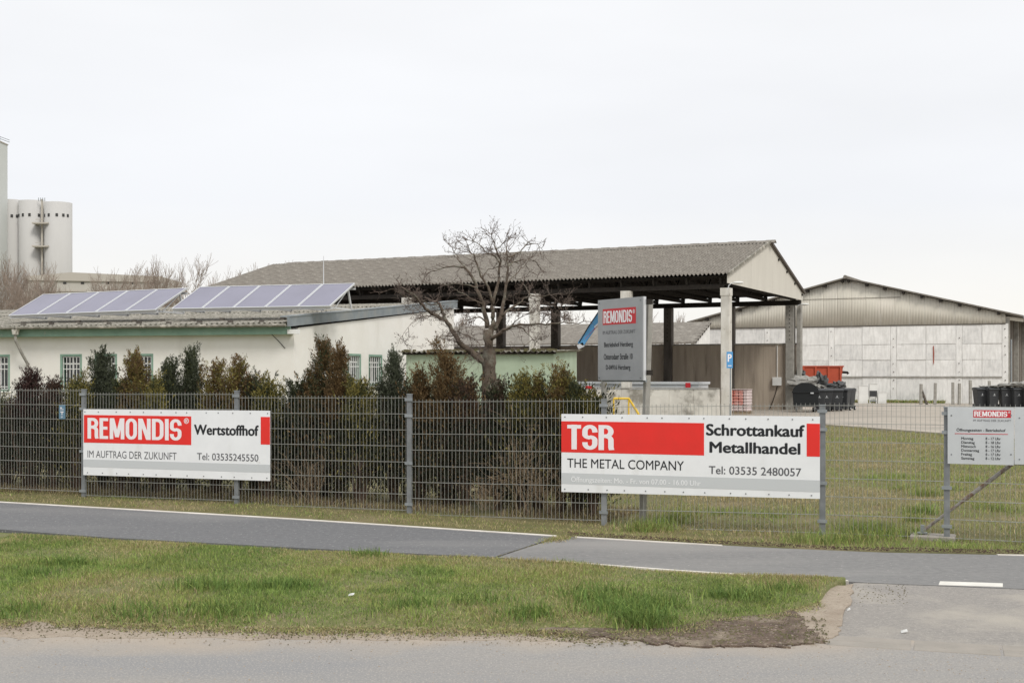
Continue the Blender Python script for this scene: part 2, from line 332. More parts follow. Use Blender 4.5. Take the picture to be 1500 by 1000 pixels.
# white edging along the path
def edging(name, f, xa, xb, side, w_=.09, z=.02, n=50, m='edging'):
    a = np.linspace(xa, xb, n); mb = MB()
    pts = [(x, f(x)+side*.002) for x in a] + [(x, f(x)+side*w_*(.8+.25*mnoise.noise(Vector((x*3,7,0)))) ) for x in a[::-1]]
    return tag(mb.slab(pts, -.1, z).build(name, M[m]), kind='structure')
edging('path_edging', far, -30, JX0.x-.03, -1, w_=.10, z=.010)
edging('path_edging', far, JX0.x+.16, 2.1, -1, w_=.07, z=.009)
edging('path_edging', near, JX1.x+.55, 2.78, 1, w_=.055, z=.008, m='edging')
edging('path_edging', far, 4.6, 20, -1, w_=.05, z=.008)
q = [G(1377,851.5), G(1469,854.5), G(1469,859.5), G(1375,856.5)]
tag(MB().slab([(p.x,p.y) for p in q], .001, .005).build('painted_dash', M['line']), kind='structure')
# verge between path and road
def hv(x, y):
    a, b = vn(x), near(x); t = (y-a)/max(.01, b-a)
    return -.03 + .07*sst(min(t, 1-t)/.12) + .02*mnoise.noise(Vector((x*1.7, y*1.7, 0)))*sst(min(t,1-t)/.15)
grid('verge', M['verge_soil'], np.linspace(-20, 2.74, 230), lambda x: vn(x), lambda x: near(x)-.01, 26, hv)
# worn sandy edge between verge and road, dirt patch, driveway corner
def ragged(pts, z, name, m, jit=.05, sub=6):
    out = []
    for i in range(len(pts)):
        a, b = Vector(pts[i]), Vector(pts[(i+1) % len(pts)])
        for k in range(sub):
            p = a.lerp(b, k/sub); out.append((p.x+random.uniform(-jit,jit), p.y+random.uniform(-jit,jit)))
    return tag(MB().slab(out, -.1, z).build(name, m), kind='structure')
ed = [(x, roade(x)+.05) for x in np.linspace(-14, 1.9, 30)] + [(x, vn(x)+.12) for x in np.linspace(1.9, -14, 40)]
ragged(ed, .002, 'sand_strip', M['sand'], .05, 5)
cw = [G(1222,934), G(1228,915), G(1240,885), G(1250,856)]
ragged([(p.x+.01,p.y) for p in cw] + [(2.5,10.3),(2.2,9.6),(1.75,9.1),(1.6,8.5),(1.9,8.15)], .007, 'sand_corner', M['sand'], .02, 5)
ragged([tuple(G(*p)[:2]) for p in ((790,924),(880,905),(960,908),(1030,894),(1110,887),(1165,893),(1185,918),(1200,940),(1150,947),(1050,948),(950,943),(860,933))], .012, 'bare_soil', M['dark_soil'], .05, 9)
# yard behind the fence
YE = [(-30,47),(6,46.5),(10.96,45),(12.8,38),(14.5,31.5),(16.8,22),(20,13),(45,6),(60,130),(-60,130),(-60,47)]
tag(MB().slab(YE, -.3, 0.0).build('yard', M['yard']), kind='structure')
def yin(x):   # lawn's far limit at x
    return 46.4 if x < 6 else pl([(6,46.4),(10.96,45),(12.8,38),(14.5,31.5),(16.8,22),(20,13)], x)
grid('lawn', M['lawn_soil'], np.linspace(-26, 19.5, 150), lambda x: far(x)+.02, lambda x: max(far(x)+.3, yin(x)+.3), 90, hz)
# ------------------------------------------------------------------ buildings
def wave_sheet(name, W, Lh, waves, amp, per=6, th=.007):
    n = waves*per; V = []; 
    for k in range(n+1):
        x = W*k/n; z = amp*math.cos(2*math.pi*k/per)
        V += [(x,0,z),(x,Lh,z),(x,0,z-th),(x,Lh,z-th)]
    Fc = []
    for k in range(n):
        a = 4*k; b = a+4
        Fc += [(a,b,b+1,a+1),(a+2,a+3,b+3,b+2),(a,a+2,b+2,b),(a+1,b+1,b+3,a+3)]
    Fc += [(0,1,3,2),(4*n,4*n+2,4*n+3,4*n+1)]
    me = mesh_np(name, V, Fc); me.polygons.foreach_set('use_smooth', [False]*len(me.polygons)); return me
def roof(parent, name, me, m, x0, x1, cw, y, z, ang, back, rows, pitch, seed=0, lab=None):
    rr = random.Random(seed); ncol = int(round((x1-x0)/cw)); cw0 = max(v.co.x for v in me.vertices); cw = (x1-x0)/ncol
    if len(me.materials) == 0: me.materials.append(m)
    for r_ in range(rows):
        for c_ in range(ncol):
            d_ = r_*pitch; o = bpy.data.objects.new(name, me); col.objects.link(o); o.parent = parent
            lift = .010 + .003*(c_ % 2) + rr.uniform(-.001,.001); o.scale = (cw/cw0,1,1)
            sx = x0 + c_*cw if not back else x0 + (c_+1)*cw
            sgn = -1 if back else 1
            o.location = (sx, y + sgn*d_*math.cos(ang) - sgn*lift*math.sin(ang)*0, z + d_*math.sin(ang) + lift - .0*r_)
            o.rotation_euler = (ang - .007 + rr.uniform(-.001,.001), rr.uniform(-.0015,.0015), math.pi if back else 0)

# --- long open shed
SH = thing('open_shed', 'long open shed with grey corrugated roof, pale gable and brown concrete back wall', 'shed', (8.74,52,0), R(-25.65))
SL, SW, SE, SR = 26.4, 13.3, 5.85, 7.72
ang = math.atan2(SR-SE, SW/2)
sheet = wave_sheet('corrugated_sheet', 1.10, 1.50, 6, .046)
slope = math.hypot(SR-SE, SW/2)
roof(SH, 'corrugated_sheet', sheet, M['fibre'], -SL-.9, .10, 1.06, -.10, SE-.03, ang, False, 5, (slope+.1)/5, 1)
sheet_b = wave_sheet('corrugated_sheet_back', 2.12, 3.6, 12, .026, 4)
roof(SH, 'corrugated_sheet', sheet_b, M['fibre'], -SL-.9, .10, 2.12, SW+.10, SE-.03, ang, True, 2, (slope+.1)/2, 2)
mb = MB()
for k in range(60):
    x = -SL + k*.445; mb.prismx([(SW/2-.22,SR-.03),(SW/2,SR+.05),(SW/2+.22,SR-.03),(SW/2,SR+.09+.015*(k % 2))], x, x+.44)
tag(mb.build('ridge_cap', M['fibre'], SH), kind='stuff')
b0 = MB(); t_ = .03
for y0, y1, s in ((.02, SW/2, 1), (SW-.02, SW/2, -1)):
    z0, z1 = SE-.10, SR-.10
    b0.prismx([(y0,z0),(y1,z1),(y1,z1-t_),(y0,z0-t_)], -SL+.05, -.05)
b0.build('roof_shade_layer', M['dark_wood'], SH)  # added near-black layer, puts the shade under the roof sheets into colour
for k in range(19):                                   # roof trusses
    x = -.35 - k*1.44
    if k == 0: me_t = None
    if me_t is None:
        q = MB(); q.bar((0,.15,5.52),(0,SW-.15,5.52),.07,.17)
        q.bar((0,.1,SE-.22),(0,SW/2,SR-.24),.07,.16); q.bar((0,SW-.1,SE-.22),(0,SW/2,SR-.24),.07,.16)
        for a, b in ((3.3,2.2),(3.3,4.5),(SW/2,4.5),(SW/2,SW-4.5),(SW-3.3,SW-4.5),(SW-3.3,SW-2.2)):
            q.bar((0,a,5.56),(0,b,SE-.25+(SR-SE)*(min(b,SW-b))/(SW/2)),.06,.1)
        q.bar((0,SW-.35,5.44),(0,SW-.35,5.75),.16,.16); q.bar((0,.35,5.44),(0,.35,5.75),.16,.16)
        me_t = q.mesh('truss')
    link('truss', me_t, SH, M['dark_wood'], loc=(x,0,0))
for y, z in ((.25,SE-.10),(1.8,6.2),(3.4,6.65),(5,7.1),(SW-.25,SE-.10),(SW-1.8,6.2),(SW-3.4,6.65),(SW-5,7.1)):
    MB().box((-SL,y-.05,z-.09),(.06 if y > SW/2 else -.04,y+.05,z+.01)).build('purlin', M['dark_wood'], SH)
MB().box((-SL,SW-.42,5.20),(-.02,SW-.22,5.44)).build('eaves_beam', M['dark_wood'], SH)
MB().box((-SL,.22,5.26),(-.25,.40,5.44)).build('eaves_beam', M['dark_wood'], SH)
# gable cladding: flat sheets side by side, cut along the slope
n = 11
for gx, mm in ((0.0, 'gable'), (-SL+.12, 'gable')):
    for k in range(n):
        a, b = k*SW/n, (k+1)*SW/n - .003
        top = lambda y: SE-.07 + (SR-SE)*(min(y, SW-y))/(SW/2)
        pts = [(a,5.45),(b,5.45),(b,top(b)),(a,top(a))]
        if a < SW/2 < b: pts = [(a,5.45),(b,5.45),(b,top(b)),(SW/2,SR-.07),(a,top(a))]
        MB().prismx(pts, gx-.03, gx+random.uniform(0,.004)).build('gable_sheet', M['gable'], SH)
for s in (1, -1):   # barge boards, the pale rolled verge at front and the brown one behind
    ya, yb = (-.12, SW/2) if s == 1 else (SW+.12, SW/2)
    mb = MB(); mb.bar((.08,ya,SE-.03),(.08,yb,SR+.035),.07,.12)
    mb.build('barge_board', M['fibre_old'] if s == 1 else M['brown_wood'], SH)
def column(L, y, h, w_, m, top=None):
    mb = MB(); mb.box((-L-w_/2,y-w_/2,-.1),(-L+w_/2,y+w_/2,h)); c = mb.build('column', m, SH, bevel=.02); return c
for L in (.12, 4.44, 8.7, 15.1, 21.5):
    c = column(L, .22, 5.25, .37, M['conc_col'])
    MB().box((-L-.20,.01,4.95),(-L+.20,.43,5.26)).build('column_head', M['conc_col'], c)
for i, L in enumerate((.54,3.6,6.9,10.1,13.3,16.6,19.9,23.1)):
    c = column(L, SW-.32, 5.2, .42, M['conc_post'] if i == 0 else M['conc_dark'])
    mb = MB()
    for k in range(9): mb.tube([(-L,SW-.54,3.5+k*.2),(-L,SW-.525,3.5+k*.2)], .03, 6)
    mb.build('bolt', M['dark_wood'], c)
# back wall as board-marked panels with a coping
x = -SL; k = 0
while x < -.9:
    x1 = min(-.78, x+1.02)
    MB().box((x+.004,SW-.30+random.uniform(-.006,.006),-.1),(x1-.004,SW-.08,3.25)).build('wall_panel', M['brown_conc'], SH); x = x1; k += 1
MB().box((-.78,SW-.34,-.1),(-.30,SW-.06,3.25)).build('wall_panel', M['brown_conc'], SH)
MB().box((-SL,SW-.36,3.25),(-.28,SW-.03,3.32)).build('coping', M['conc_post'], SH)
MB().box((-.20,SW-.50,-.1),(.02,SW-.12,5.2)).build('corner_post', M['conc_post'], SH, bevel=.02)
c = MB().box((-1.42,SW-.46,1.20),(-.98,SW-.31,1.62)).build('junction_box', M['cabinet'], SH, bevel=.01)
MB().tube([(-1.2,SW-.34,1.62),(-1.2,SW-.34,3.2)], .025, 6).build('conduit', M['cabinet'], SH)
MB().tube([(-1.2,SW-.34,1.2),(-1.25,SW-.36,.9),(-1.4,SW-.4,.45),(-1.55,SW-.5,.02)], .02, 6).build('cable', M['dark_wood'], SH)

def arm_lamp(loc, rz, label):
    t = thing('wall_lamp', label, 'lamp', loc, rz)
    MB().tube([(0,0,-.2),(.05,0,-.02),(.15,0,.05),(.25,0,.06)], .02, 6).build('lamp_arm', M['alu'], t)
    me = bpy.data.meshes.new('lamp_head'); bm = bmesh.new(); bmesh.ops.create_uvsphere(bm, u_segments=14, v_segments=8, radius=1)
    bmesh.ops.scale(bm, vec=(.22,.11,.06), verts=bm.verts); bm.to_mesh(me); bm.free()
    link('lamp_head', me, t, M['cabinet'], loc=(.42,0,.07))
arm_lamp(P(1066,417,51.6), R(-20), 'pale street lamp head on the white corner column just below the gable')
arm_lamp(P(1166,448,63.4), R(-20), 'white lamp head on the rear corner post, in front of the far hall')

# low whitewashed ramp wall and trough behind it
q = thing('ramp_wall', 'low whitewashed wall with mossy base between the front columns of the open shed', 'wall', (8.74,52,0), R(-25.65))
for i in range(8):
    a = -8.7 + i*1.05; MB().box((a,-.28,-.1),(a+1.045,-.02,1.12+.004*i)).build('wall_section', M['ramp_wall'], q, bevel=.015)
MB().box((-8.75,-.31,1.163),(-.35,.0,1.20)).build('coping', M['conc_post'], q)
q = thing('metal_trough', 'long low light grey metal trough with small red labels behind the white ramp wall', 'container', (8.74,52,0), R(-25.65))
MB().box((-7.4,1.2,.2),(-1.6,2.6,1.34)).build('body', M['board_grey'], q, bevel=.02)
MB().box((-7.46,1.14,1.34),(-1.54,2.66,1.44)).build('rim', M['stripe_grey'], q)
for a in (-2.15,): MB().box((a,1.125,1.20),(a+.22,1.137,1.40)).build('label_patch', M['sign_red'], q)
# red and white notice by the hedge
q = thing('notice', 'small red notice in a pale frame above the right end of the hedge', 'sign', P(863,567,47), R(-12))
MB().box((-.17,0,-.09),(.17,.02,.09)).build('frame', M['board_grey'], q); MB().box((-.13,-.006,-.055),(.13,-.002,.055)).build('panel', M['sign_red'], q)
MB().box((-.02,.02,-1.3),(.02,.05,.05)).build('post', M['galv'], q)

# --- hall on the right
HA = thing('storage_hall', 'long hall with corrugated gable above whitewashed concrete panels', 'hall', (30,78,0), R(-26.4))
HW, HEV, HR, HT = 19.15, 5.5, 7.9, 4.9
ca, sa = math.cos(R(-26.4)), math.sin(R(-26.4))
def hx(px):   # local x on the hall front for a photo column
    k = (px-750)/F; return (k*78-30)/(ca - k*sa)
jx_ = [hx(p) for p in (1466,1405,1309,1218)]; step = jx_[1]-jx_[2]
joints = [-.02] + jx_[1:] + [jx_[3]-4.2, -HW]
zs = [-.1, 1.60, 2.68, 3.66, 4.88]
for i in range(len(joints)-1):
    b, a = joints[i], joints[i+1]
    mid = (a+b)/2
    for j in range(4):
        for (u0, u1) in ((a+.19, mid-.015), (mid+.015, b-.19)):
            MB().box((u0, random.uniform(-.03,.012), zs[j]+.015),(u1,.2,zs[j+1]-.015)).build('wall_panel', M['hall_grey' if random.random() < .4 else 'hall_white'], HA)
MB().box((-HW,.03,-.1),(0,.25,4.88)).build('wall_core', M['hall_white'], HA)
for a in joints[:-1]:
    c = MB().box((a-.17,-.022,-.1),(a+.17,.2,4.87)).build('wall_pilaster', M['hall_white'], HA)
    mb = MB()
    for k in range(8):
        if random.random() < .7: mb.tube([(a+random.uniform(-.04,.04),-.058,.9+k*.52),(a,-.04,.9+k*.52)], random.uniform(.022,.04), 6)
    mb.build('bolt', M['conc_dark'], c)
MB().box((-HW,-.06,1.57),(-.2,-.02,1.66)).build('ledge', M['conc_post'], HA)
MB().prism([(hx(1367.5)-.02,2.35),(hx(1367.5)+.03,2.5),(hx(1367.5)+.045,3.1),(hx(1367.5)+.02,3.58),(hx(1367.5)-.03,3.5),(hx(1367.5)-.02,2.9)],-.05,-.035).build('rust_streak', M['rust_red'], HA)
# upper cladding: ribbed sheets cut to the slope
def htop(x): return HEV-.05 + (HR-HEV)*(min(-x, HW+x))/(HW/2)
k = 0; x = -HW
while x < -.05:
    x1 = min(0, x+.9); V = []; nn = 15
    for i in range(nn+1):
        u = x + (x1-x-.006)*i/nn; y = -.02 + .018*math.cos(i*2*math.pi/3) + .006*(k % 2)
        V += [(u,y,4.85),(u,y,htop(u)),(u,y+.012,4.85),(u,y+.012,htop(u))]
    Fc = []
    for i in range(nn): a = 4*i; b = a+4; Fc += [(a,b,b+1,a+1),(a+2,a+3,b+3,b+2),(a+1,b+1,b+3,a+3),(a,a+2,b+2,b)]
    link('cladding_sheet', mesh_np('cladding_sheet', V, Fc), HA, M['hall_clad']); x = x1; k += 1
MB().box((-HW,-.05,4.82),(0,.0,4.87)).build('flashing', M['conc_dark'], HA)
MB().box((-13.2,-.055,6.62),(-6.2,-.048,6.65)).build('sheet_lap', M['hall_brown'], HA)
an = math.atan2(HR-HEV, HW/2)
for s in (1, -1):
    a = (0, HEV) if s == 1 else (-HW, HEV); dx = -1 if s == 1 else 1
    p0 = (a[0]-dx*(1.0), a[1]-1.0*math.tan(an)); p1 = (-HW/2, HR)
    poly = [p0, p1, (p1[0], p1[1]+.09), (p0[0], p0[1]+.09)]
    MB().prism(poly, -.35, 30).build('roof_slope', M['fibre'], HA)
    for i in range(9):
        t = .04 + i*.12; u = a[0] + dx*t*HW/2*.98; z = HEV + (HR-HEV)*t*.98
        MB().box((u-.08,-.33,z-.19),(u+.08,.1,z-.04)).build('purlin_end', M['dark_wood'], HA)
MB().tube([(-HW/2,-.4,HR+.1),(-HW/2,30,HR+.1)], .12, 8).build('ridge_cap', M['fibre'], HA)
# right flank: brown ribbed wall with posts under the overhanging eaves
y = .3; k = 0
while y < 26:
    MB().box((-.16,y,-.1),(-.06+.02*(k % 2),y+.72,5.3)).build('side_board', M['hall_brown'], HA); y += .75; k += 1
for y in (.2, 6, 12, 18, 24): MB().box((-.04,y-.15,-.1),(.22,y+.15,5.2)).build('side_post', M['conc_post'], HA)
MB().bar((0,.2,5.2),(1.0,.2,5.05),.12,.2).build('bracket', M['hall_clad'], HA)
MB().tube([(1.08,-.3,5.23),(1.08,28,5.23)], .08, 8).build('gutter', M['galv'], HA)
MB().tube([(.3,.2,3.9),(.3,.2,.0)], .05, 8).build('downpipe', M['galv'], HA)
for x in (-.8,): 
    pass

# long grey roofed building behind the shed
LB = thing('low_store', 'long low building with grey roof and pale gable seen behind the open shed', 'building', (12.3,80,0), R(-25.65))
for s in (-1,):
    MB().prismx([(0,5.06),(s*3.3,3.72),(s*3.3,3.62),(0,4.96)], -24, .15).build('roof_slope', M['fibre'], LB)
MB().prismx([(-3.1,-.1),(.1,-.1),(.1,4.95),(0,4.95),(-3.1,3.7)], -.2, 0).build('gable_wall', M['hall_white'], LB)
MB().box((-24,-3.1,-.1),(-.2,.1,3.6)).build('wall', M['brown_conc'], LB)
for i in range(8):
    t = i/7.5; MB().box((-.02,-3.2+3.2*t-.05,3.64+1.3*t),(.17,-3.2+3.2*t+.06,3.76+1.3*t)).build('purlin_end', M['dark_wood'], LB)

# --- white office building on the left
CX, CY, TH = -6.8, 40.0, R(-16.3)
OB = thing('office_building', 'low white rendered building with green fascia and barred windows behind the hedge', 'building', (CX,CY,0), TH)
cb, sb = math.cos(TH), math.sin(TH)
def ox(px): k = (px-750)/F; return (k*CY-CX)/(cb-k*sb)            # local x on the front
def oy(px): k = (px-750)/F; return (k*CY-CX)/(-sb-k*cb)           # local y on the right flank
def oz(y_, Y): return EYE-(y_-HY)*Y/F
OW, OD = 24.0, 15.4
def wall_cells(mb, u0, u1, z0, z1, holes, fn):
    us = sorted({u0,u1,*[h[0] for h in holes],*[h[1] for h in holes]}); zz = sorted({z0,z1,*[h[2] for h in holes],*[h[3] for h in holes]})
    for i in range(len(us)-1):
        for j in range(len(zz)-1):
            cu, cz = (us[i]+us[i+1])/2, (zz[j]+zz[j+1])/2
            if any(h[0] < cu < h[1] and h[2] < cz < h[3] for h in holes): continue
            fn(mb, us[i], us[i+1], zz[j], zz[j+1])
WZ0, WZ1 = 1.18, 2.41
wf = [(ox(a), ox(b)) for a, b in ((-19,14.5),(88,120),(138.5,171.5),(191,224.5))]
mb = MB(); wall_cells(mb, -OW, 0, -.1, 3.02, [(a,b,WZ0,WZ1) for a, b in wf], lambda m_, a, b, c, d_: m_.box((a,0,c),(b,.3,d_)))
mb.build('front_wall', M['plaster'], OB)
SZ0, SZ1 = 1.35, 2.46
ws = [(oy(a), oy(b)) for a, b in ((479,491),(509,529),(540,560))]
mb = MB(); wall_cells(mb, .301, OD, -.1, 3.0, [(a,b,SZ0,SZ1) for a, b in ws], lambda m_, a, b, c, d_: m_.box((-.3,a,c),(0,b,d_)))
mb.prismx([(.301,3.0),(OD,3.0),(OD,4.55),(.301,3.2)], -.3, 0)
mb.build('side_wall', M['plaster'], OB)
MB().box((-OW,OD-.3,-.1),(-.3,OD,4.4)).build('rear_wall', M['plaster'], OB)
MB().box((-OW,.3,-.1),(-OW+.3,OD-.3,3.2)).build('side_wall', M['plaster'], OB)
def window(fr, wdt, z0, z1, T, bars, thick=.3, dark=False):
    """window in a local frame: x across, y inwards"""
    f = MB()
    for a, b in (((0,0,z0),(.07,.2,z1)),((wdt-.07,0,z0),(wdt,.2,z1)),((.07,0,z1-.07),(wdt-.07,.2,z1)),((.07,0,z0),(wdt-.07,.2,z0+.05))): f.box(a, b)
    def put(mb, name, m, par):
        o = mb.build(name, m, par); 
        if par is OB: o.matrix_local = T
        return o
    w_ = put(f, 'window', M['green_paint'], OB)
    put(MB().box((.07,.16,z0+.05),(wdt-.07,.17,z1-.07)), 'pane', M['glass'], w_)
    c = MB(); c.box((.09,.20,z0+.05),(wdt*.25,.21,z1-.1)); put(c, 'curtain', M['curtain'], w_)
    m2 = MB(); m2.box((wdt/2-.025,.12,z0+.05),(wdt/2+.025,.158,z1-.07)); m2.box((.07,.118,z0+(z1-z0)*.72),(wdt-.07,.156,z0+(z1-z0)*.72+.05)); put(m2, 'window_frame', M['white_bar'], w_)
    g = MB()
    for i in range(bars):
        u = .1 + (wdt-.2)*i/(bars-1); g.box((u-.008,.03,z0+.06),(u+.008,.052,z1-.09))
    for h in (.06,.12,.60,.92): g.box((.07,.052,z0+(z1-z0)*h-.012),(wdt-.07,.07,z0+(z1-z0)*h+.012))
    put(g, 'window_grille', M['white_bar'], w_)
    put(MB().box((-.04,-.06,z0-.05),(wdt+.04,.0,z0-.003)), 'sill', M['plaster'], w_)
for a, b in wf: window(OB, b-a, WZ0, WZ1, Matrix.Translation((a,0,0)), 6)
for a, b in ws: window(OB, b-a, SZ0, SZ1, Matrix.Translation((0,a,0)) @ Matrix.Rotation(R(90),4,'Z'), 7)
# fascia, soffit, gutter, roof
MB().box((-OW,-.30,2.98),(.02,-.26,3.26)).build('fascia_board', M['green_paint'], OB)
MB().box((-OW,-.262,3.02),(0,.1,3.06)).build('soffit', M['green_paint'], OB)
MB().box((-.06,-.34,2.99),(.32,-.22,3.13)).build('fascia_end', M['white_bar'], OB)
oa = math.atan2(4.86-3.36, OD+.4)
MB().prismx([(-.25,3.12),(OD+.1,3.12+(OD+.35)*math.tan(oa)),(OD+.1,3.05+(OD+.35)*math.tan(oa)),(-.25,3.05)], -OW, -.05).build('roof_deck', M['dark_wood'], OB)
osh = wave_sheet('roof_sheet', 1.12, 1.62, 6, .026)
roof(OB, 'roof_sheet', osh, M['fibre_old'], -OW, -.02, 1.09, -.52, 3.31, oa, False, 3, 1.45, 5)
osh2 = wave_sheet('roof_sheet_large', 2.24, 4.1, 12, .026, 4)
roof(OB, 'roof_sheet', osh2, M['fibre_old'], -OW, -.02, 2.18, -.52+3*1.45*math.cos(oa)-.1, 3.31+3*1.45*math.sin(oa)-.01, oa, False, 3, 3.9, 6)
mb = MB(); mb.tube([(-OW,-.56,3.29),(.0,-.56,3.25)], .05, 8); mb.build('gutter', M['fibre_old'], OB)
rr = random.Random(4)
for r_ in range(2):                                  # moss and cable clips on the laps
    for k in range(21):
        u = -OW+1.2 + k*1.09; yy = -.30 + r_*1.45
        o = MB(); o.box((u-.05,yy,3.35+r_*1.45*math.tan(oa)),(u+.05+rr.uniform(0,.05),yy+.12,3.40+r_*1.45*math.tan(oa)+rr.uniform(.01,.05)))
        o.build('ridge_clip', M['conc_dark'], OB)
v = MB(); v.prismx([(-.5,3.21),(OD+.2,4.60),(OD+.2,4.88),(-.5,3.50)], .02, .09); v.build('verge_board', M['lead'], OB)
v = MB(); v.prismx([(-.5,3.501),(OD+.2,4.881),(OD+.2,4.92),(-.5,3.54)], -.22, .11); v.build('verge_cap', M['lead'], OB)
u = ox(37)
MB().tube([(u,-.5,3.22),(u,-.5,3.05)], [.13,.10], 10).build('hopper', M['conc_col'], OB)
MB().tube([(u,-.5,3.05),(u,-.5,2.86),(u+.10,-.32,2.45),(u+.16,-.1,2.1),(u+.16,-.09,0)], .05, 8).build('downpipe', M['conc_post'], OB)
MB().tube([(ox(403),-.27,3.0),(ox(408),-.05,2.8),(ox(418),-.02,2.55)], .012, 5).build('cable', M['dark_wood'], OB)
t = thing('antenna_mast', 'thin pale antenna rod rising behind the right solar array', 'antenna', P(474,437,47))
MB().tube([(0,0,0),(0,0,1.55)], [.025,.012], 6).build('rod', M['alu'], t); MB().box((-.08,-.08,-.28),(.08,.08,.02)).build('foot', M['galv'], t)

# solar arrays
def solar(label, pBL, YL, pBR, YR, lean):
    a, b = P(*pBL, YL), P(*pBR, YR); W = (b.xy-a.xy).length; rz = math.atan2(b.y-a.y, b.x-a.x)
    t = thing('solar_array', label, 'solar panels', a, rz, 'solar arrays on the office roof')
    dz = (b.z-a.z)/W; n = 5; pw = W/n; ln = 1.62; el = R(30)
    for i in range(n):
        x0 = i*pw+.012; x1 = (i+1)*pw-.012; z0 = dz*i*pw
        def q(u, s, h): return (u + lean*s, s*math.cos(el) - h*math.sin(el), z0 + (u-x0)*dz + s*math.sin(el) + h*math.cos(el))
        def plate(mb, u0, u1, s0, s1, h0, h1): mb.add([q(u0,s0,h0),q(u1,s0,h0),q(u1,s1,h0),q(u0,s1,h0),q(u0,s0,h1),q(u1,s0,h1),q(u1,s1,h1),q(u0,s1,h1)],
            [(0,3,2,1),(4,5,6,7),(0,1,5,4),(1,2,6,5),(2,3,7,6),(3,0,4,7)])
        m1 = MB(); plate(m1, x0+.02, x1-.02, .02, ln-.02, 0, .03); pnl = m1.build('solar_panel', M['pv'], t)
        m2 = MB()
        for u0, u1, s0, s1 in ((x0,x0+.03,0,ln),(x1-.03,x1,0,ln),(x0+.03,x1-.03,0,.03),(x0+.03,x1-.03,ln-.03,ln)): plate(m2, u0, u1, s0, s1, -.01, .042)
        m2.build('panel_frame', M['alu'], pnl)
    for i in range(n+1):
        u = min(max(i*pw,.15),W-.15); z0 = dz*u; top = (u+lean*1.4, 1.4*math.cos(el), z0+1.4*math.sin(el)-.04); lo = (u, .15, z0+.03)
        br = MB(); br.bar((u,.15,z0+.0),(top[0],top[1]+.25,z0-.02),.05,.05); br.bar(lo,top,.05,.05)
        br.bar(top,(top[0]+.02,top[1]+.22,z0-.02),.05,.05); br.bar((u+lean*.5,.5*math.cos(el)+.05,z0),(top[0],top[1]*.98,top[2]-.05),.03,.03)
        br.build('support_bracket', M['alu'], t)
    MB().bar((0,.12,-.03),(W,.12,-.03+W*dz),.07,.07).build('rail', M['alu'], t)
    MB().bar((lean*1.5+.1,1.42,.72-.06),(W+lean*1.5,1.42,.72-.06+W*dz),.06,.06).build('rail', M['alu'], t)
solar('left solar array of five bluish panels on the white building roof', (12,463.5), 44.2, (228,455), 42.5, .22)
solar('right solar array of five bluish panels, ending above the corner of the white building', (251,453.5), 42.4, (484,449.5), 40.6, .13)

# --- small green outbuilding behind the bare tree
GB = thing('green_outbuilding', 'small pale green outbuilding with mossy roof edge behind the bare tree', 'outbuilding', (1.43,44,0), TH)
mb = MB(); mb.prismx([(0,-.1),(3.4,-.1),(3.4,2.58),(0,2.5)], -5.4, 0); mb.build('wall', M['green_plaster'], GB)
gs = wave_sheet('roof_sheet_green', 1.12, 1.9, 6, .028)
roof(GB, 'roof_sheet', gs, M['fibre_old'], -5.6, .2, 1.10, -.22, 2.52, .03, False, 2, 1.85, 9)
rr = random.Random(3); mb = MB()
for k in range(90):
    u = rr.uniform(-5.5,.1); s = rr.uniform(.03,.08); yy = rr.uniform(-.26,.1); mb.box((u,yy,2.53),(u+s*1.6,yy+s,2.57+s*.8))
tag(mb.build('moss', M['soil'], GB), kind='stuff')
MB().box((-5.5,-.12,2.44),(.1,-.05,2.53)).build('eaves_board', M['dark_wood'], GB)

# --- grain silo complex far left
SI = thing('grain_silo', 'tall pale concrete grain silo with round bins and square tower beyond the roofs', 'silo', P(50,550,300)*1)
SI.location.z = 0
def sx(px): return (px-50)*300/F
def szz(py): return EYE-(py-HY)*300/F
for (p, r_, top, yo) in ((85.5,19.5,297.5,0),(44,20.5,293.5,2.0),(8,21,291,4.0)):
    c = MB().tube([(sx(p),yo,-1),(sx(p),yo,szz(top))], r_*300/F, 40).build('silo_bin', M['silo'], SI, smooth=False)
    c.data.polygons.foreach_set('use_smooth', [len(f.vertices) == 4 for f in c.data.polygons])
    for k in ((-53,-23,13,40,61) if p > 60 else (-51,-23,6,43) if p > 30 else (20,40)):
        a = R(-90+k); rr_ = r_*300/F; cx, cy = sx(p)+rr_*math.cos(a), yo+rr_*math.sin(a)
        o = MB().box((-.28,-.06,-.35),(.28,.06,.35)).build('opening', M['dark_opening'], c, loc=(cx,cy,szz(317+(0 if p>60 else -1.5))), rot=(0,0,a+R(90)))
tw = MB().box((sx(-40),-4.5,-1),(sx(11),0,szz(213))).build('tower', M['silo_grey'], SI)
MB().box((sx(-40),-4.7,szz(213)),(sx(11.8),.2,szz(211.5))).build('tower_cap', M['far_trim'], SI)
MB().box((sx(-3),-4.56,szz(234)),(sx(2.5),-4.45,szz(231))).build('opening', M['dark_opening'], SI)
mb = MB()
for k in range(8): u = sx(11-k*5.5); mb.bar((u,-4.5,szz(211)),(u,-4.5,szz(205)),.12,.12)
for z in (205.5,208.5): mb.bar((sx(-30),-4.5,szz(z)),(sx(11),-4.5,szz(z)),.1,.1); mb.bar((sx(11),-4.5,szz(z)),(sx(14),0,szz(z)),.1,.1)
mb.build('railing', M['galv'], SI)
mb = MB(); u = sx(64.5); mb.bar((u,-1.2,3),(u,-1.2,szz(293)),.45,.4)
mb.build('ladder_cage', M['far_trim'], SI)
for z in (330,363.5):
    mb = MB(); mb.box((sx(54),-3.2,szz(z)),(sx(78),-.5,szz(z)+.35)); mb.box((sx(60),-3.6,szz(z)+.9),(sx(72),-3.4,szz(z)+1.0)); mb.build('platform', M['far_trim'], SI)
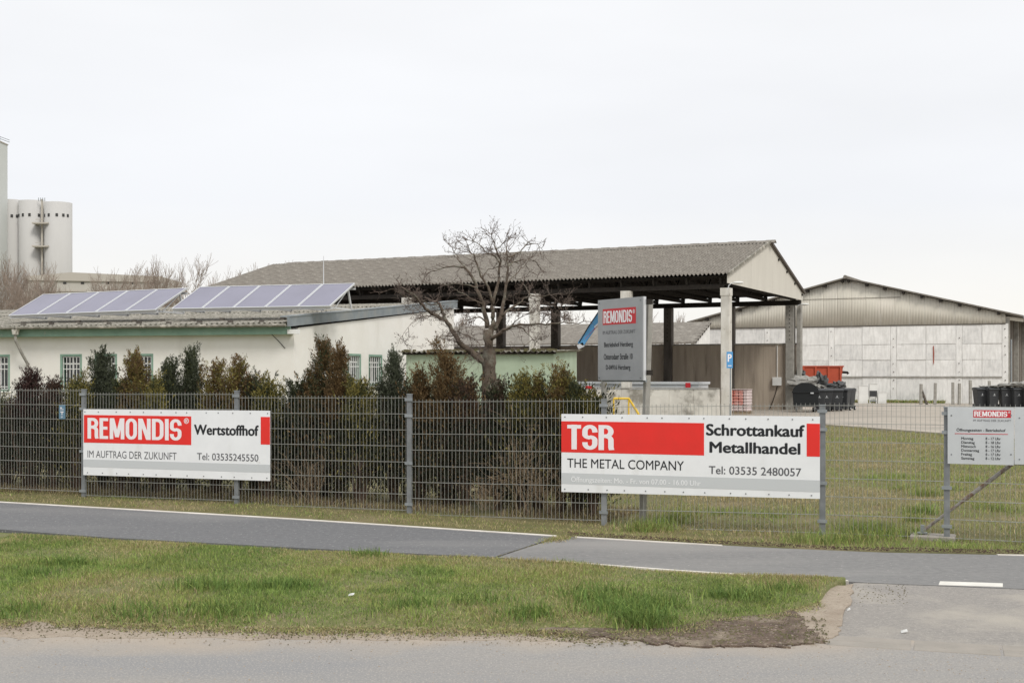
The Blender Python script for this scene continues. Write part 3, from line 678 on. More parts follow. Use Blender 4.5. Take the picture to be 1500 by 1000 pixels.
mb = MB()
for k in range(4): mb.bar((sx(60+k*3),-1.5,szz(296)),(sx(60+k*3),-1.5,szz(291)),.12,.12)
mb.build('roof_railing', M['galv'], SI)
WB = thing('warehouse_block', 'long flat-roofed pale warehouse in front of the silo bins', 'warehouse', P(135,550,200)); WB.location.z = 0
k2 = 200/F
MB().box((-100*k2,0,-1),(20*k2,12,EYE+(550-411)*k2)).build('wall', M['far_wall'], WB)
MB().prism([(20*k2,-1),(101*k2,-1),(101*k2,EYE+(550-414)*k2),(20*k2,EYE+(550-411)*k2)], .01, 12).build('wall', M['far_wall'], WB)
MB().prism([(-100*k2,EYE+(550-410.5)*k2),(101*k2,EYE+(550-413.5)*k2),(101*k2,EYE+(550-405)*k2),(-30*k2,EYE+(550-399)*k2),(-100*k2,EYE+(550-405)*k2)], -.3, 12.2).build('roof_edge', M['far_trim'], WB)
for z in (427,437): MB().box((-100*k2,-.12,EYE+(550-z)*k2),(-8*k2,-.02,EYE+(550-z)*k2+.3)).build('ledge', M['far_trim'], WB)
for p in (-14,23,58,88,-60,-40): MB().box((p*k2-.25,-.07,EYE+(550-416)*k2),(p*k2+.25,-.01,EYE+(550-413)*k2)).build('vent', M['dark_opening'], WB)
# ------------------------------------------------------------------ fence
FX0, FY0, FA = -5.953, 17.85, math.atan2(-.928, 2.3435); BAY = 2.5206; cf, sf = math.cos(FA), math.sin(FA)
def fu(px):                                # distance along the fence for a photo column
    k = (px-750)/F; return (k*FY0-FX0)/(cf-k*sf)
def fY(px): return FY0 + fu(px)*sf
def fz(px, py): return EYE-(py-HY)*fY(px)/F
def fw(u, off=0, z=0): return Vector((FX0+u*cf - off*(-sf), FY0+u*sf - off*cf, z))   # off>0: towards the road
FE = thing('mesh_fence', 'galvanised double wire mesh fence with square posts along the cycle path', 'fence', (FX0,FY0,0), FA)
def rect_post(u, ztop, lab=None, w_=.06):
    p = MB().box((u-w_/2,-.02,-.2),(u+w_/2,.02,ztop)).build('post', M['galv_post'], FE)
    MB().box((u-w_/2-.004,-.024,ztop+.0005),(u+w_/2+.004,.024,ztop+.012)).build('post_cap', M['galv'], p)
    for z in (ztop-.06, ztop-.26, ztop-.85, .10):
        MB().box((u-w_/2-.022,-.034,z-.018),(u+w_/2+.022,-.0205,z+.018)).build('clamp', M['galv'], p)
    return p
posts = [(-80,568),(123,571),(347,573),(600,578),(885,586),(1205,594),(1387,597),(1760,612)]
for p, y in posts: rect_post(fu(p), fz(p, y))
def panel(pa, pb, ya, yb, ba, n=8):
    ua, ub = fu(pa)+.03, fu(pb)-.03; za, zb = fz(pa, ya), fz(pb, yb); mb = MB(); sl = (zb-za)/(ub-ua)
    hgt = 1.40; r_ = .0019
    def vb(u):
        zt = za + (u-ua)*sl; z0, z1 = zt-hgt-.02, zt+.028
        mb.add([(u-r_,-.0019,z0),(u+r_,-.0019,z0),(u+r_,.0019,z0),(u-r_,.0019,z0),(u-r_,-.0019,z1),(u+r_,-.0019,z1),(u+r_,.0019,z1),(u-r_,.0019,z1)],
               [(0,1,5,4),(1,2,6,5),(2,3,7,6),(3,0,4,7),(4,5,6,7)])
    u = ua
    while u <= ub+.001: vb(u); u += .05
    m2 = MB()
    for k in range(n):
        z = -k*hgt/(n-1)
        for s in (-1, 1): m2.bar((ua-.01,s*.0056,za+z),(ub+.01,s*.0056,zb+z),.0060,.0060)
    o = tag(mb.build('mesh_panel', M['wire'], FE, fix=False), kind='stuff')
    tag(m2.build('cross_wires', M['wire'], o, fix=False), kind='stuff')
panel(-80,123,571,572,0); panel(123,347,577.4,577.4,0); panel(347,600,582.4,582.5,0); panel(600,885,588.2,587.2,0)
panel(885,1205,595.8,593.8,0); panel(1205,1387,593.5,594.6,0); panel(1387,1760,594.8,600,0)

# ------------------------------------------------------------------ lettering
def text_mesh(body, x0, x1, z0, z1, m, parent, y, bold=0.0, name='lettering', aspect=None, shear=0):
    cu = bpy.data.curves.new('text_tmp', 'FONT'); cu.body = body; cu.resolution_u = 4
    if shear: cu.shear = shear
    ob = bpy.data.objects.new('text_tmp', cu); col.objects.link(ob)
    dg = bpy.context.evaluated_depsgraph_get(); me = bpy.data.meshes.new_from_object(ob.evaluated_get(dg)); 
    bpy.data.objects.remove(ob); bpy.data.curves.remove(cu)
    n = len(me.vertices); c = np.zeros(n*3, np.float32); me.vertices.foreach_get('co', c); c = c.reshape(-1, 3)
    mn, mx_ = c.min(0), c.max(0); s = (c-mn)/np.maximum(mx_-mn, 1e-6)
    c2 = np.stack([x0+s[:,0]*(x1-x0), np.full(n, y), z0+s[:,1]*(z1-z0)], 1); me.vertices.foreach_set('co', c2.astype(np.float32).ravel())
    if bold:      # heavier face: the outline repeated a hair to each side, every copy on its own plane
        fcs = [list(p.vertices) for p in me.polygons]; h = (z1-z0); V = []; Fc = []; b_ = bold*h*1.25
        for i, (dx, dz) in enumerate(((0,0),(b_,0),(-b_,0),(0,b_*.6),(0,-b_*.6),(b_*.7,b_*.5),(-b_*.7,-b_*.5))):
            o_ = len(V); V += [(v[0]*(1)+dx, v[1]-i*.00012, v[2]+dz) for v in c2]; Fc += [[k+o_ for k in f] for f in fcs]
        bpy.data.meshes.remove(me); me = bpy.data.meshes.new(name); me.from_pydata(V, [], Fc)
    me.materials.clear(); me.update(); me.name = name
    return link(name, me, parent, m)
def arc(cx, cy, rx, ry, a0, a1, n=10): return [(cx+rx*math.cos(R(a0+(a1-a0)*i/n)), cy+ry*math.sin(R(a0+(a1-a0)*i/n))) for i in range(n+1)]
GL = {  # heavy condensed capitals as strokes in a 0..w by 0..1 box; (width, [(polyline, vertical weight, horizontal weight)])
 'R': (.50, [[(.085,0),(.085,1)], [(.085,.93),(.25,.93)]+arc(.25,.745,.165,.185,90,-90)+[(.085,.56)], [(.25,.56)]+arc(.27,.40,.145,.14,80,0,5)+[(.415,.12),(.44,0)]]),
 'E': (.42, [[(.085,0),(.085,1)], [(.085,.93),(.40,.93)], [(.085,.52),(.37,.52)], [(.085,.07),(.40,.07)]]),
 'M': (.66, [[(.08,0),(.08,1)], [(.58,0),(.58,1)], [(.12,1),(.33,.10)], [(.54,1),(.33,.10)]]),
 'O': (.52, [arc(.26,.70,.175,.235,0,180)+arc(.26,.30,.175,.235,180,360)+[(.435,.70)]]),
 'N': (.55, [[(.08,0),(.08,1)], [(.47,0),(.47,1)], [(.11,1),(.44,0)]]),
 'D': (.52, [[(.085,0),(.085,1)], [(.085,.93),(.22,.93)]+arc(.24,.72,.195,.21,90,0)+arc(.24,.28,.195,.21,0,-90)+[(.085,.07)]]),
 'I': (.17, [[(.085,0),(.085,1)]]),
 'S': (.50, [[(.425,.70)]+arc(.25,.745,.17,.185,0,180)+arc(.29,.60,.21,.12,180,250,4)+arc(.21,.40,.21,.12,70,0,4)+arc(.25,.255,.17,.185,0,-180)+[(.08,.30)]]),
 'T': (.48, [[(.0,.92),(.48,.92)], [(.24,0),(.24,1)]]),
}
def heavy(word, x0, x1, z0, z1, m, parent, y, name='heavy_lettering', wt=.165):
    tot = sum(GL[c][0] for c in word) + .055*(len(word)-1); sx_, sz_ = (x1-x0)/tot, z1-z0
    mb = MB(); cx = 0; lay = 0
    for c in word:
        for pl_ in GL[c][1]:
            # offset both sides in glyph space, wt across verticals, slightly thinner across horizontals
            pts = [Vector((p[0], p[1]/1.0)) for p in pl_]; n = len(pts); Lf, Rt = [], []
            closed = (pts[0]-pts[-1]).length < 1e-4
            for i in range(n):
                if closed and i in (0, n-1): d0 = (pts[1]-pts[0]).normalized(); d1 = (pts[-1]-pts[-2]).normalized(); dd = (d0+d1).normalized()
                elif i == 0: dd = (pts[1]-pts[0]).normalized()
                elif i == n-1: dd = (pts[-1]-pts[-2]).normalized()
                else: dd = ((pts[i]-pts[i-1]).normalized()+(pts[i+1]-pts[i]).normalized()).normalized()
                nn = Vector((-dd.y, dd.x)); wx = wt/2; wy = .145/2
                if abs(dd.x) > .25 and n == 2 and abs(dd.y) > .5: wx = wt*.56
                off = Vector((nn.x*wx, nn.y*wy)); Lf.append(pts[i]+off); Rt.append(pts[i]-off)
            def tr(p): return (x0+(cx+p.x)*sx_, y-lay*.00012, z0+min(1, max(0, p.y))*sz_)
            vs = [tr(p) for p in Lf]+[tr(p) for p in Rt]
            mb.add(vs, [(i, i+1, n+i+1, n+i) for i in range(n-1)]); lay = (lay+1) % 8
        cx += GL[c][0] + .055
    return mb.build(name, m, parent, fix=False)
def rect(name, x0, x1, z0, z1, y, m, parent, th=.0015):
    return MB().box((x0,y-th,z0),(x1,y,z1)).build(name, m, parent)
def banner(label, px0, px1, ztl, zbl, ztr, zbr):
    u0, u1 = fu(px0), fu(px1)
    t = thing('banner', label, 'banner', fw(u0, .045), FA, 'white company boards on the fence')
    W = u1-u0; MB().prism([(0,zbl),(W,zbr),(W,ztr),(0,ztl)], -.004, .004).build('board', M['white_print'], t)
    mb = MB()
    for k in range(13):
        for z in (.03, -.035):
            u = W*(.02+.96*k/12)+random.uniform(-.05,.05); u = min(max(u,.03),W-.03)
            zz = (ztl+(ztr-ztl)*u/W-.035) if z > 0 else (zbl+(zbr-zbl)*u/W+.035)
            mb.tube([(u,-.009,zz),(u,-.0045,zz)], .008, 8)
    tag(mb.build('screws', M['screw'], t), kind='stuff')
    for u in (.3, W*.5, W-.3): MB().box((u-.02,.005,ztl-.2),(u+.02,.035,ztl-.1)).build('bracket', M['galv'], t)
    X = lambda px: fu(px)-u0
    return t, X, W
Z = fz
t, X, W = banner('white board with red logo field reading REMONDIS and Wertstoffhof', 125.5, 398.5, 1.235, .325, 1.245, .333)
rect('red_field', .012, X(283.4), Z(200,649.3), Z(200,608.2), -.0045, M['red_print'], t)
rect('red_field', X(385), W, Z(391,650.5), Z(391,610.2), -.0045, M['red_print'], t)
rect('grey_stripe', .0, W, Z(262,684)-.03, Z(262,684)+.075, -.0045, M['stripe_grey'], t)
heavy('REMONDIS', X(131.8), X(269.2), Z(200,643.2), Z(200,612.5), M['letter_white'], t, -.0068)
text_mesh('®', X(273), X(280), Z(276.5,620), Z(276.5,612), M['letter_white'], t, -.0068, .02)
text_mesh('Wertstoffhof', X(288), X(381.5), Z(335,636.8), Z(335,622.2), M['letter_black'], t, -.0055, .042)
text_mesh('IM AUFTRAG DER ZUKUNFT', X(131.8), X(262), Z(197,671.2), Z(197,660.6), M['letter_grey'], t, -.0055, 0)
text_mesh('Tel: 03535245550', X(292), X(381.5), Z(337,674), Z(337,663.8), M['letter_grey'], t, -.0055, .008)
t, X, W = banner('white board with long red bar reading TSR THE METAL COMPANY and Schrottankauf Metallhandel', 824.4, 1202, 1.247, .325, 1.252, .348)
rect('red_field', .0, X(1032.8), Z(930,664), Z(930,617.8), -.0045, M['red_print'], t)
rect('red_field', X(1182.7), W, Z(1192,668), Z(1192,620), -.0045, M['red_print'], t)
rect('grey_stripe', .0, W, Z(1010,713.6), Z(1010,697), -.0045, M['stripe_grey'], t)
heavy('TSR', X(833), X(900.5), Z(866,658), Z(866,621.8), M['letter_white'], t, -.0068, wt=.185)
text_mesh('THE METAL COMPANY', X(833), X(1003.5), Z(918,686.2), Z(918,672.6), M['letter_black'], t, -.0055, .004)
text_mesh('Schrottankauf', X(1036.5), X(1179), Z(1108,638), Z(1108,621.6), M['letter_black'], t, -.0055, .045)
text_mesh('Metallhandel', X(1041.5), X(1172.7), Z(1108,663.4), Z(1108,647.8), M['letter_black'], t, -.0055, .045)
text_mesh('Tel: 03535 2480057', X(1040), X(1174.7), Z(1108,695), Z(1108,683.4), M['letter_grey'], t, -.0055, .012)
text_mesh('Öffnungszeiten: Mo. - Fr. von 07.00 - 16.00 Uhr', X(838.7), X(1028), Z(930,710), Z(930,698.5), M['faded_letter'], t, -.0075, .01)
# opening hours board
u0, u1 = fu(1388.5), fu(1485.8)
t = thing('opening_hours_board', 'light grey board with opening hours list and small red logo on the fence', 'sign', fw(u0, .045), FA)
X = lambda px: fu(px)-u0
MB().box((0,-.003,Z(1440,679.5)),(u1-u0-.003,.003,Z(1440,596))).build('board', M['board_grey'], t)
rect('red_field', X(1426), X(1481), Z(1453,611.2), Z(1453,600.4), -.0035, M['sign_red'], t)
heavy('REMONDIS', X(1427.3), X(1475.5), Z(1453,609.8), Z(1453,602), M['letter_white'], t, -.0060)
text_mesh('®', X(1477), X(1480), Z(1478,605), Z(1478,602), M['letter_white'], t, -.0055, .01)
text_mesh('IM AUFTRAG DER ZUKUNFT', X(1426), X(1481), Z(1453,617), Z(1453,614), M['letter_grey'], t, -.0045)
text_mesh('Öffnungszeiten - Betriebshof', X(1401.5), X(1473), Z(1437,632.6), Z(1437,626.6), M['letter_black'], t, -.0045, .012)
rect('red_line', X(1399), X(1476.5), Z(1437,635.4), Z(1437,634.5), -.0035, M['sign_red'], t)
for i, (dn, hr, wd) in enumerate((('Montag','8 - 17 Uhr',17.5),('Dienstag','8 - 18 Uhr',19.5),('Mittwoch','8 - 16 Uhr',21),('Donnerstag','8 - 17 Uhr',26),('Freitag','8 - 17 Uhr',15.5),('Samstag','8 - 12 Uhr',19))):
    yb = 643.8+i*5.78; dsc = 1.1 if 'g' in dn else 0
    text_mesh(dn, X(1408.5), X(1408.5+wd), Z(1437,yb+dsc), Z(1437,yb-3.9), M['letter_black'], t, -.0045, .012)
    text_mesh(hr, X(1444), X(1466), Z(1455,yb), Z(1455,yb-3.9), M['letter_black'], t, -.0045, .012)
mb = MB()
for p in (1394,1481):
    for y in (608,665): mb.tube([(X(p),-.006,Z(p,y)),(X(p),-.0035,Z(p,y))], .008, 8)
tag(mb.build('screws', M['screw'], t), kind='stuff')
for u in (.1, u1-u0-.12): MB().box((u-.02,.0035,.95),(u+.02,.035,1.15)).build('bracket', M['galv'], t)
t = thing('blank_board', 'plain light grey board at the right edge beside the opening hours', 'board', fw(u1, .045), FA)
MB().box((.002,-.003,Z(1490,679.3)),(.75,.003,Z(1490,595.8))).build('board', M['board_grey'], t)
mb = MB()
for u in (.05, .7):
    for z in (.83, 1.26): mb.tube([(u,-.006,z),(u,-.0035,z)], .008, 8)
tag(mb.build('screws', M['screw'], t), kind='stuff')
for u in (.12, .62): MB().box((u-.02,.0035,.95),(u+.02,.035,1.15)).build('bracket', M['galv'], t)
# little blue plaque on the left bay
u = fu(92.5); t = thing('marker_plaque', 'small blue marker plaque with white T wired to the left fence bay', 'plaque', fw(u, .02), FA)
MB().box((-.055,-.003,Z(92,613.5)),(.055,.003,Z(92,593))).build('plate', M['plaque_blue'], t, bevel=.002)
zb = Z(92,613.5)
mb = MB(); mb.box((-.028,-.0045,zb+.095),(.028,-.0035,zb+.107)); mb.box((-.006,-.0048,zb+.06),(.006,-.0036,zb+.094)); mb.box((-.015,-.0048,zb+.02),(-.009,-.0036,zb+.042)); mb.box((.002,-.0048,zb+.02),(.008,-.0036,zb+.042)); mb.box((-.03,-.0048,zb+.13),(.03,-.0036,zb+.138)); mb.box((-.03,-.0048,zb+.15),(.0,-.0036,zb+.165))
mb.build('lettering', M['letter_white'], t)
MB().box((-.045,.0035,zb+.1),(.045,.014,zb+.115)).build('clip', M['galv'], t)

# brace and slab by the right post
t = thing('fence_brace', 'rusty diagonal steel pole propping the fence beside the opening hours board', 'brace', fw(fu(1350), -.12), FA)
a = Vector((0,0,.02)); b_ = Vector((fu(1483)-fu(1350), .02, fz(1483,683)+.02))
MB().tube([a, a.lerp(b_,.5)], .017, 8).build('pole', M['rust_pole'], t); MB().tube([a.lerp(b_,.46), b_*1.12], .022, 8).build('pole_sleeve', M['rust_pole'], t)
MB().box((-.05,-.05,0),(.05,.05,.012)).build('foot_plate', M['galv'], t); MB().box((-.02,-.02,.012),(.02,.02,.09)).build('foot_socket', M['galv'], t)
t = tag(MB().box((-.10,-.16,-.15),(.36,.16,.012)).build('footing_slab', M['kerb'], None, bevel=.01), 'small flat concrete footing in the grass under the brace', 'footing')
t.location = fw(fu(1347), -.1); t.location.z = -.022; t.rotation_euler = (0,0,FA)

# ------------------------------------------------------------------ large grey sign on two posts
A, B = P(876.5,500,15.78), P(942,500,15.0); an_ = math.atan2(B.y-A.y, B.x-A.x); W = (B.xy-A.xy).length
t = thing('company_sign', 'square grey metal sign on concrete posts with red logo field and address', 'sign', (A.x,A.y,0), an_)
z1, z0 = 2.625, 1.645
MB().box((0,-.006,z0),(W,.006,z1)).build('board', M['sign_grey'], t)
fr = MB()
for a, b in (((0,.007,z0),(.03,.045,z1)),((W-.03,.007,z0),(W,.045,z1)),((.03,.007,z0),(W-.03,.045,z0+.03)),((.03,.007,z1-.03),(W-.03,.045,z1))): fr.box(a, b)
fr.build('board_frame', M['alu'], t)
U = lambda f: f*W; V_ = lambda f: z1-f*(z1-z0)
rect('red_field', U(.115), U(.855), V_(.315), V_(.118), -.0065, M['sign_red'], t)
heavy('REMONDIS', U(.135), U(.775), V_(.295), V_(.145), M['letter_white'], t, -.0095)
text_mesh('®', U(.79), U(.835), V_(.195), V_(.145), M['letter_white'], t, -.009, .02)
text_mesh('IM AUFTRAG DER ZUKUNFT', U(.115), U(.845), V_(.432), V_(.388), M['letter_grey'], t, -.0075)
text_mesh('Betriebshof Herzberg', U(.15), U(.79), V_(.607), V_(.532), M['letter_black'], t, -.0075, .012)
text_mesh('Osterodaer Straße 10', U(.14), U(.785), V_(.745), V_(.675), M['letter_black'], t, -.0075, .012)
text_mesh('D-04916 Herzberg', U(.19), U(.735), V_(.888), V_(.812), M['letter_black'], t, -.0075, .012)
mb = MB()
for u in (.03, W-.04):
    for z in (z0+.03, z1-.04): mb.tube([(u,-.012,z),(u,-.0065,z)], .009, 8)
tag(mb.build('screws', M['screw'], t), kind='stuff')
for z in (z0+.06, z1-.09): MB().box((W-.03,.046,z),(W+.03,.12,z+.06)).build('clamp', M['dark_wood'], t)
MB().box((.02,.046,z0-.02),(W-.02,.075,z0+.015)).build('cross_bar', M['galv'], t)
T = t.matrix_basis.inverted() if False else None
def local_of(tt, p):
    m = Matrix.Translation(tt.location) @ Matrix.Rotation(tt.rotation_euler.z, 4, 'Z'); return m.inverted() @ Vector(p)
Yp = 15.22
pb_, pt_ = local_of(t, P(940.5,560,Yp)), local_of(t, P(951.5,560,Yp))
mb = MB(); mb.bar((pb_.x,pb_.y,-.2),(pt_.x,pt_.y,2.60),.062,.07,up=(0,1,0)); mb.build('post', M['conc_post'], t, bevel=.006)
pc = local_of(t, P(884.5,560,16.0))
mb = MB(); mb.bar((pc.x,pc.y,-.2),(pc.x,pc.y,2.2),.05,.055,up=(0,1,0)); mb.build('post', M['conc_post'], t, bevel=.005)

# parking sign
t = thing('parking_sign', 'blue parking sign with white P on thin pole before the white corner column', 'sign', P(1069,604,51.2)); t.location.z = 0
MB().tube([(.03,.03,0),(.03,.03,2.65)], .03, 8).build('pole', M['galv'], t)
zc, zt = 1.7-(539-550)*51.2/F, 1.7-(515-550)*51.2/F
MB().box((-.13,-.015,zc),(.12,0,zt)).build('plate', M['park_blue'], t)
text_mesh('P', -.075, .065, zc+.26, zt-.10, M['letter_white'], t, -.018, .03)
MB().box((-.08,-.019,zc+.08),(.07,-.0165,zc+.11)).build('bar_mark', M['letter_white'], t)

# blue crane behind the sign
t = thing('loader_crane', 'bright blue loader crane arm hanging folded left of the grey sign', 'crane', P(893,560,56.5)); t.location.z = 0
o_ = t.location; L3 = lambda px, py, Y: P(px, py, Y)-Vector((o_.x, o_.y, 0))
el_ = L3(881,459,56.5); tip = L3(850,505,56.5)
MB().bar(tip, el_, .30, .30).build('stick', M['crane_blue'], t, bevel=.03)
MB().bar(tip+Vector((-.12,0,-.1)), tip+Vector((.14,0,.02)), .3, .2).build('tip_bracket', M['alu'], t)
MB().tube([tip+Vector((-.06,-.2,.1)), tip.lerp(el_,.5)+Vector((-.12,-.2,.1)), el_+Vector((-.12,-.2,.1)), el_+Vector((.05,-.2,.22)), el_+Vector((.35,-.18,.12))], .025, 6).build('hydraulic_hose', M['tyre'], t)
MB().tube([tip+Vector((.2,-.12,.25)), tip.lerp(el_,.7)+Vector((.2,-.12,0))], .035, 6).build('hydraulic_ram', M['sign_red'], t)
MB().tube([tip.lerp(el_,.55)+Vector((.1,-.16,0)), el_+Vector((.25,-.16,-.1))], .05, 8).build('link_arm', M['alu'], t)
MB().bar(el_+Vector((-.08,0,.03)), Vector((1.5,0,4.0)), .26, .28).build('boom', M['crane_blue'], t, bevel=.03)
MB().bar((1.5,0,4.05),(1.46,.1,.5),.2,.2,up=(0,1,0)).build('column', M['crane_blue'], t, bevel=.03)
MB().box((.6,-.5,0),(1.9,.7,.5)).build('base_frame', M['tyre'], t, bevel=.03)
# yellow rail
t = thing('handrail', 'yellow tubular handrail sloping down in front of the white ramp wall', 'railing', P(905,583,47.5)); t.location.z = 0; o_ = t.location
a, b, c, c2 = [P(x_, y_, 47.5)-Vector((o_.x,o_.y,0)) for x_, y_ in ((899,583.5),(921,583.5),(936,607),(941,614))]
MB().tube([a,b,c,c2], .045, 8).build('rail', M['yellow'], t)
a2, b2 = a-Vector((0,0,.4)), b-Vector((0,0,.4))
MB().tube([a, (a.x,a.y,-.05)], .03, 8).build('post', M['yellow'], t); MB().tube([b, (b.x,b.y,-.05)], .03, 8).build('post', M['yellow'], t)

# pallet with wrapped sacks
t = thing('wrapped_pallet', 'pallet of red and white sacks wrapped in clear film beside the white corner column', 'pallet', P(1084.5,604,57), R(-25)); t.location.z = 0
for i in range(3):
    for (z, h) in ((.13,.0),):
        MB().box((-.44,-.38+i*.33,.0),(.44,-.28+i*.33,.10)).build('pallet_block', M['pallet'], t)
for i in range(5): MB().box((-.44+i*.19,-.40,.102),(-.44+i*.19+.13,.42,.124)).build('pallet_board', M['pallet'], t)
rr = random.Random(2)
for r_ in range(7):
    for c_ in range(4):
        mm = M['film'] if (r_ < 2 or c_ == 3) else M['pink_bag']
        MB().box((-.44+c_*.22,-.38+rr.uniform(0,.02),.126+r_*.135),(-.44+c_*.22+.212,.40,.126+r_*.135+.13)).build('sack', mm, t, bevel=.03)
MB().box((-.45,-.405,1.075),(.45,.415,1.10)).build('top_sheet', M['film'], t, bevel=.01)

# ------------------------------------------------------------------ wheelie bins
def lump(mb, c, r3, seed, sub=2, rough_=.35):
    bm = bmesh.new(); bmesh.ops.create_icosphere(bm, subdivisions=sub, radius=1)
    vs = []
    for v in bm.verts:
        n = mnoise.noise(v.co*2.1+Vector((seed*3.7, seed, 0)))+.6*mnoise.noise(v.co*5+Vector((seed, 0, 3))); k = 1+rough_*n*1.6
        vs.append((c[0]+v.co.x*r3[0]*k, c[1]+v.co.y*r3[1]*k, c[2]+v.co.z*r3[2]*k))
    fs = [tuple(v.index for v in f.verts) for f in bm.faces]; bm.free(); return mb.add(vs, fs)
def make_bin():
    t = thing('wheelie_bin', '', 'bin')
    mb = MB(); a, b = (.21,.25), (.28,.33)
    mb.add([(-a[0],-a[1],.06),(a[0],-a[1],.06),(a[0],a[1],.06),(-a[0],a[1],.06),(-b[0],-b[1],.96),(b[0],-b[1],.96),(b[0],b[1],.96),(-b[0],b[1],.96)],
           [(0,3,2,1),(4,5,6,7),(0,1,5,4),(1,2,6,5),(2,3,7,6),(3,0,4,7)])
    mb.build('body', M['bin'], t, bevel=.02)
    MB().box((-.30,-.36,.93),(.30,.34,.965)).build('rim', M['bin'], t, bevel=.01)
    l = MB(); l.prismx([(-.38,.97),(.34,.97),(.34,1.05),(.1,1.09),(-.30,1.06),(-.38,1.01)], -.30, .30); l.build('lid', M['bin'], t, bevel=.015)
    MB().tube([(-.22,.40,1.0),(.22,.40,1.0)], .02, 6).build('handle', M['bin'], t)
    for s in (-1, 1):
        w_ = MB().tube([(s*.20,.26,.10),(s*.27,.26,.10)], .10, 12).build('wheel', M['tyre'], t)
        MB().tube([(s*.271,.26,.10),(s*.28,.26,.10)], .055, 10).build('hub', M['hub'], w_)
    e_ = MB(); e_.box((-.035,-.313,.68),(.035,-.303,.71)); e_.box((-.014,-.322,.712),(.014,-.306,.76)); e_.box((-.08,-.308,.645),(.08,-.300,.656)); e_.build('emblem', M['board_grey'], t)
    return t
bin0 = make_bin(); first = [True]
def copy_tree(o, parent=None):
    c = o.copy(); col.objects.link(c)
    if parent: c.parent = parent
    for ch in [x for x in bpy.data.objects if x.parent == o]: copy_tree(ch, c)
    return c
def put_bin(px, Y, rz, label, group):
    o = bin0 if first[0] else copy_tree(bin0); first[0] = False
    o.location = ((px-750)*Y/F, Y, 0); o.rotation_euler = (0,0,R(rz)); o['label'] = label; o['group'] = group
g1 = 'wheelie bins beside the open shed'; g2 = 'wheelie bins at the right edge'
for a in ((1199.5,60.6,-8,'dark wheelie bin standing right against the domed black container',),(1209.5,60.9,-5,'dark wheelie bin, second to the right of the domed black container'),
          (1217.5,62.2,-25,'dark wheelie bin half hidden in the middle of the row by the shed'),(1225.5,61.4,-10,'dark wheelie bin with its emblem showing, under the slumped black bag'),
          (1236,62.6,-30,'dark wheelie bin second from the right end of the row by the shed'),(1242.5,63.6,-35,'dark wheelie bin at the right end of the row, nearest the white cabinets')):
    put_bin(a[0], a[1], a[2], a[3], g1)
for a in ((1435.5,68,4,'dark wheelie bin at the left end of the right row, with a hanging plastic strip'),(1453.2,67.6,2,'second bin of the right row, under the left part of the crumpled sheet'),
          (1472,67.4,-3,'third bin of the right row, carrying a pale sticker above its emblem'),(1489,67,3,'fourth bin of the right row, under the thick pale sheeting'),(1506,66.6,0,'bin cut by the right edge of the photo')):
    put_bin(a[0], a[1], a[2], a[3], g2)
# big domed container
t = thing('domed_container', 'large black domed waste container at the left end of the bins by the shed', 'container', ((1180-750)*60.2/F,60.2,0), R(-12))
prof = [(-.55,.25),(.55,.25),(.60,.95)] + [(.60*math.cos(R(a)),.95+.42*math.sin(R(a))) for a in range(10,180,12)] + [(-.60,.95)]
MB().prism(prof, -.45, .5).build('body', M['bin_black'], t, bevel=.01)
MB().box((-.63,-.5,.90),(.63,.55,.96)).build('rim', M['bin_black'], t, bevel=.01)
MB().box((.22,-.512,.86),(.36,-.503,.92)).build('sticker', M['board_grey'], t)
for x_ in (-.42,.42):
    for y_ in (-.34,.4): 
        w_ = MB().tube([(x_-.03,y_,.10),(x_+.03,y_,.10)], .10, 12).build('wheel', M['tyre'], t); MB().box((x_-.05,y_-.03,.1),(x_+.05,y_+.03,.26)).build('caster_fork', M['hub'], w_)
# heaps lying on the bins
def heap(name, label, cat, parts_, m):
    mb = MB()
    for i, (px, py, Y, r3) in enumerate(parts_): lump(mb, P(px, py, Y), r3, i+len(label), 3, .38)
    o = mb.build(name, m); tag(o, label, cat); o.data.update(); return o
heap('plastic_sheet', 'crumpled pale grey plastic sheet heaped behind the domed container', 'plastic sheet', [(1178,560,63.5,(.75,.4,.30)),(1192,561,63.5,(.5,.4,.28)),(1203,566,63,(.35,.3,.15))], M['tarp'])
heap('rubbish_sack', 'dark green sack at the far left above the domed container', 'sack', [(1172,550,64,(.25,.25,.28))], M['tarp_dark'])
heap('rubbish_bag', 'slumped black bag lying across the bin lids by the shed', 'bag', [(1206,561,63,(.22,.25,.38)),(1200,553,63.5,(.16,.2,.3)),(1213,565,63,(.4,.3,.14))], M['tarp_dark'])
heap('black_sack', 'round dark sack on top of the right bins by the shed', 'sack', [(1229,564.5,63,(.30,.3,.22))], M['tarp_dark'])
heap('foil_sheet', 'long crumpled grey sheeting spread over the lids of the right row of bins', 'plastic sheet', [(1445,566,68,(.36,.35,.06)),(1459,565.5,67.6,(.4,.35,.07)),(1474,564,67.4,(.42,.35,.11)),(1490,563,67,(.5,.4,.13)),(1503,562.5,67,(.35,.4,.14))], M['tarp'])
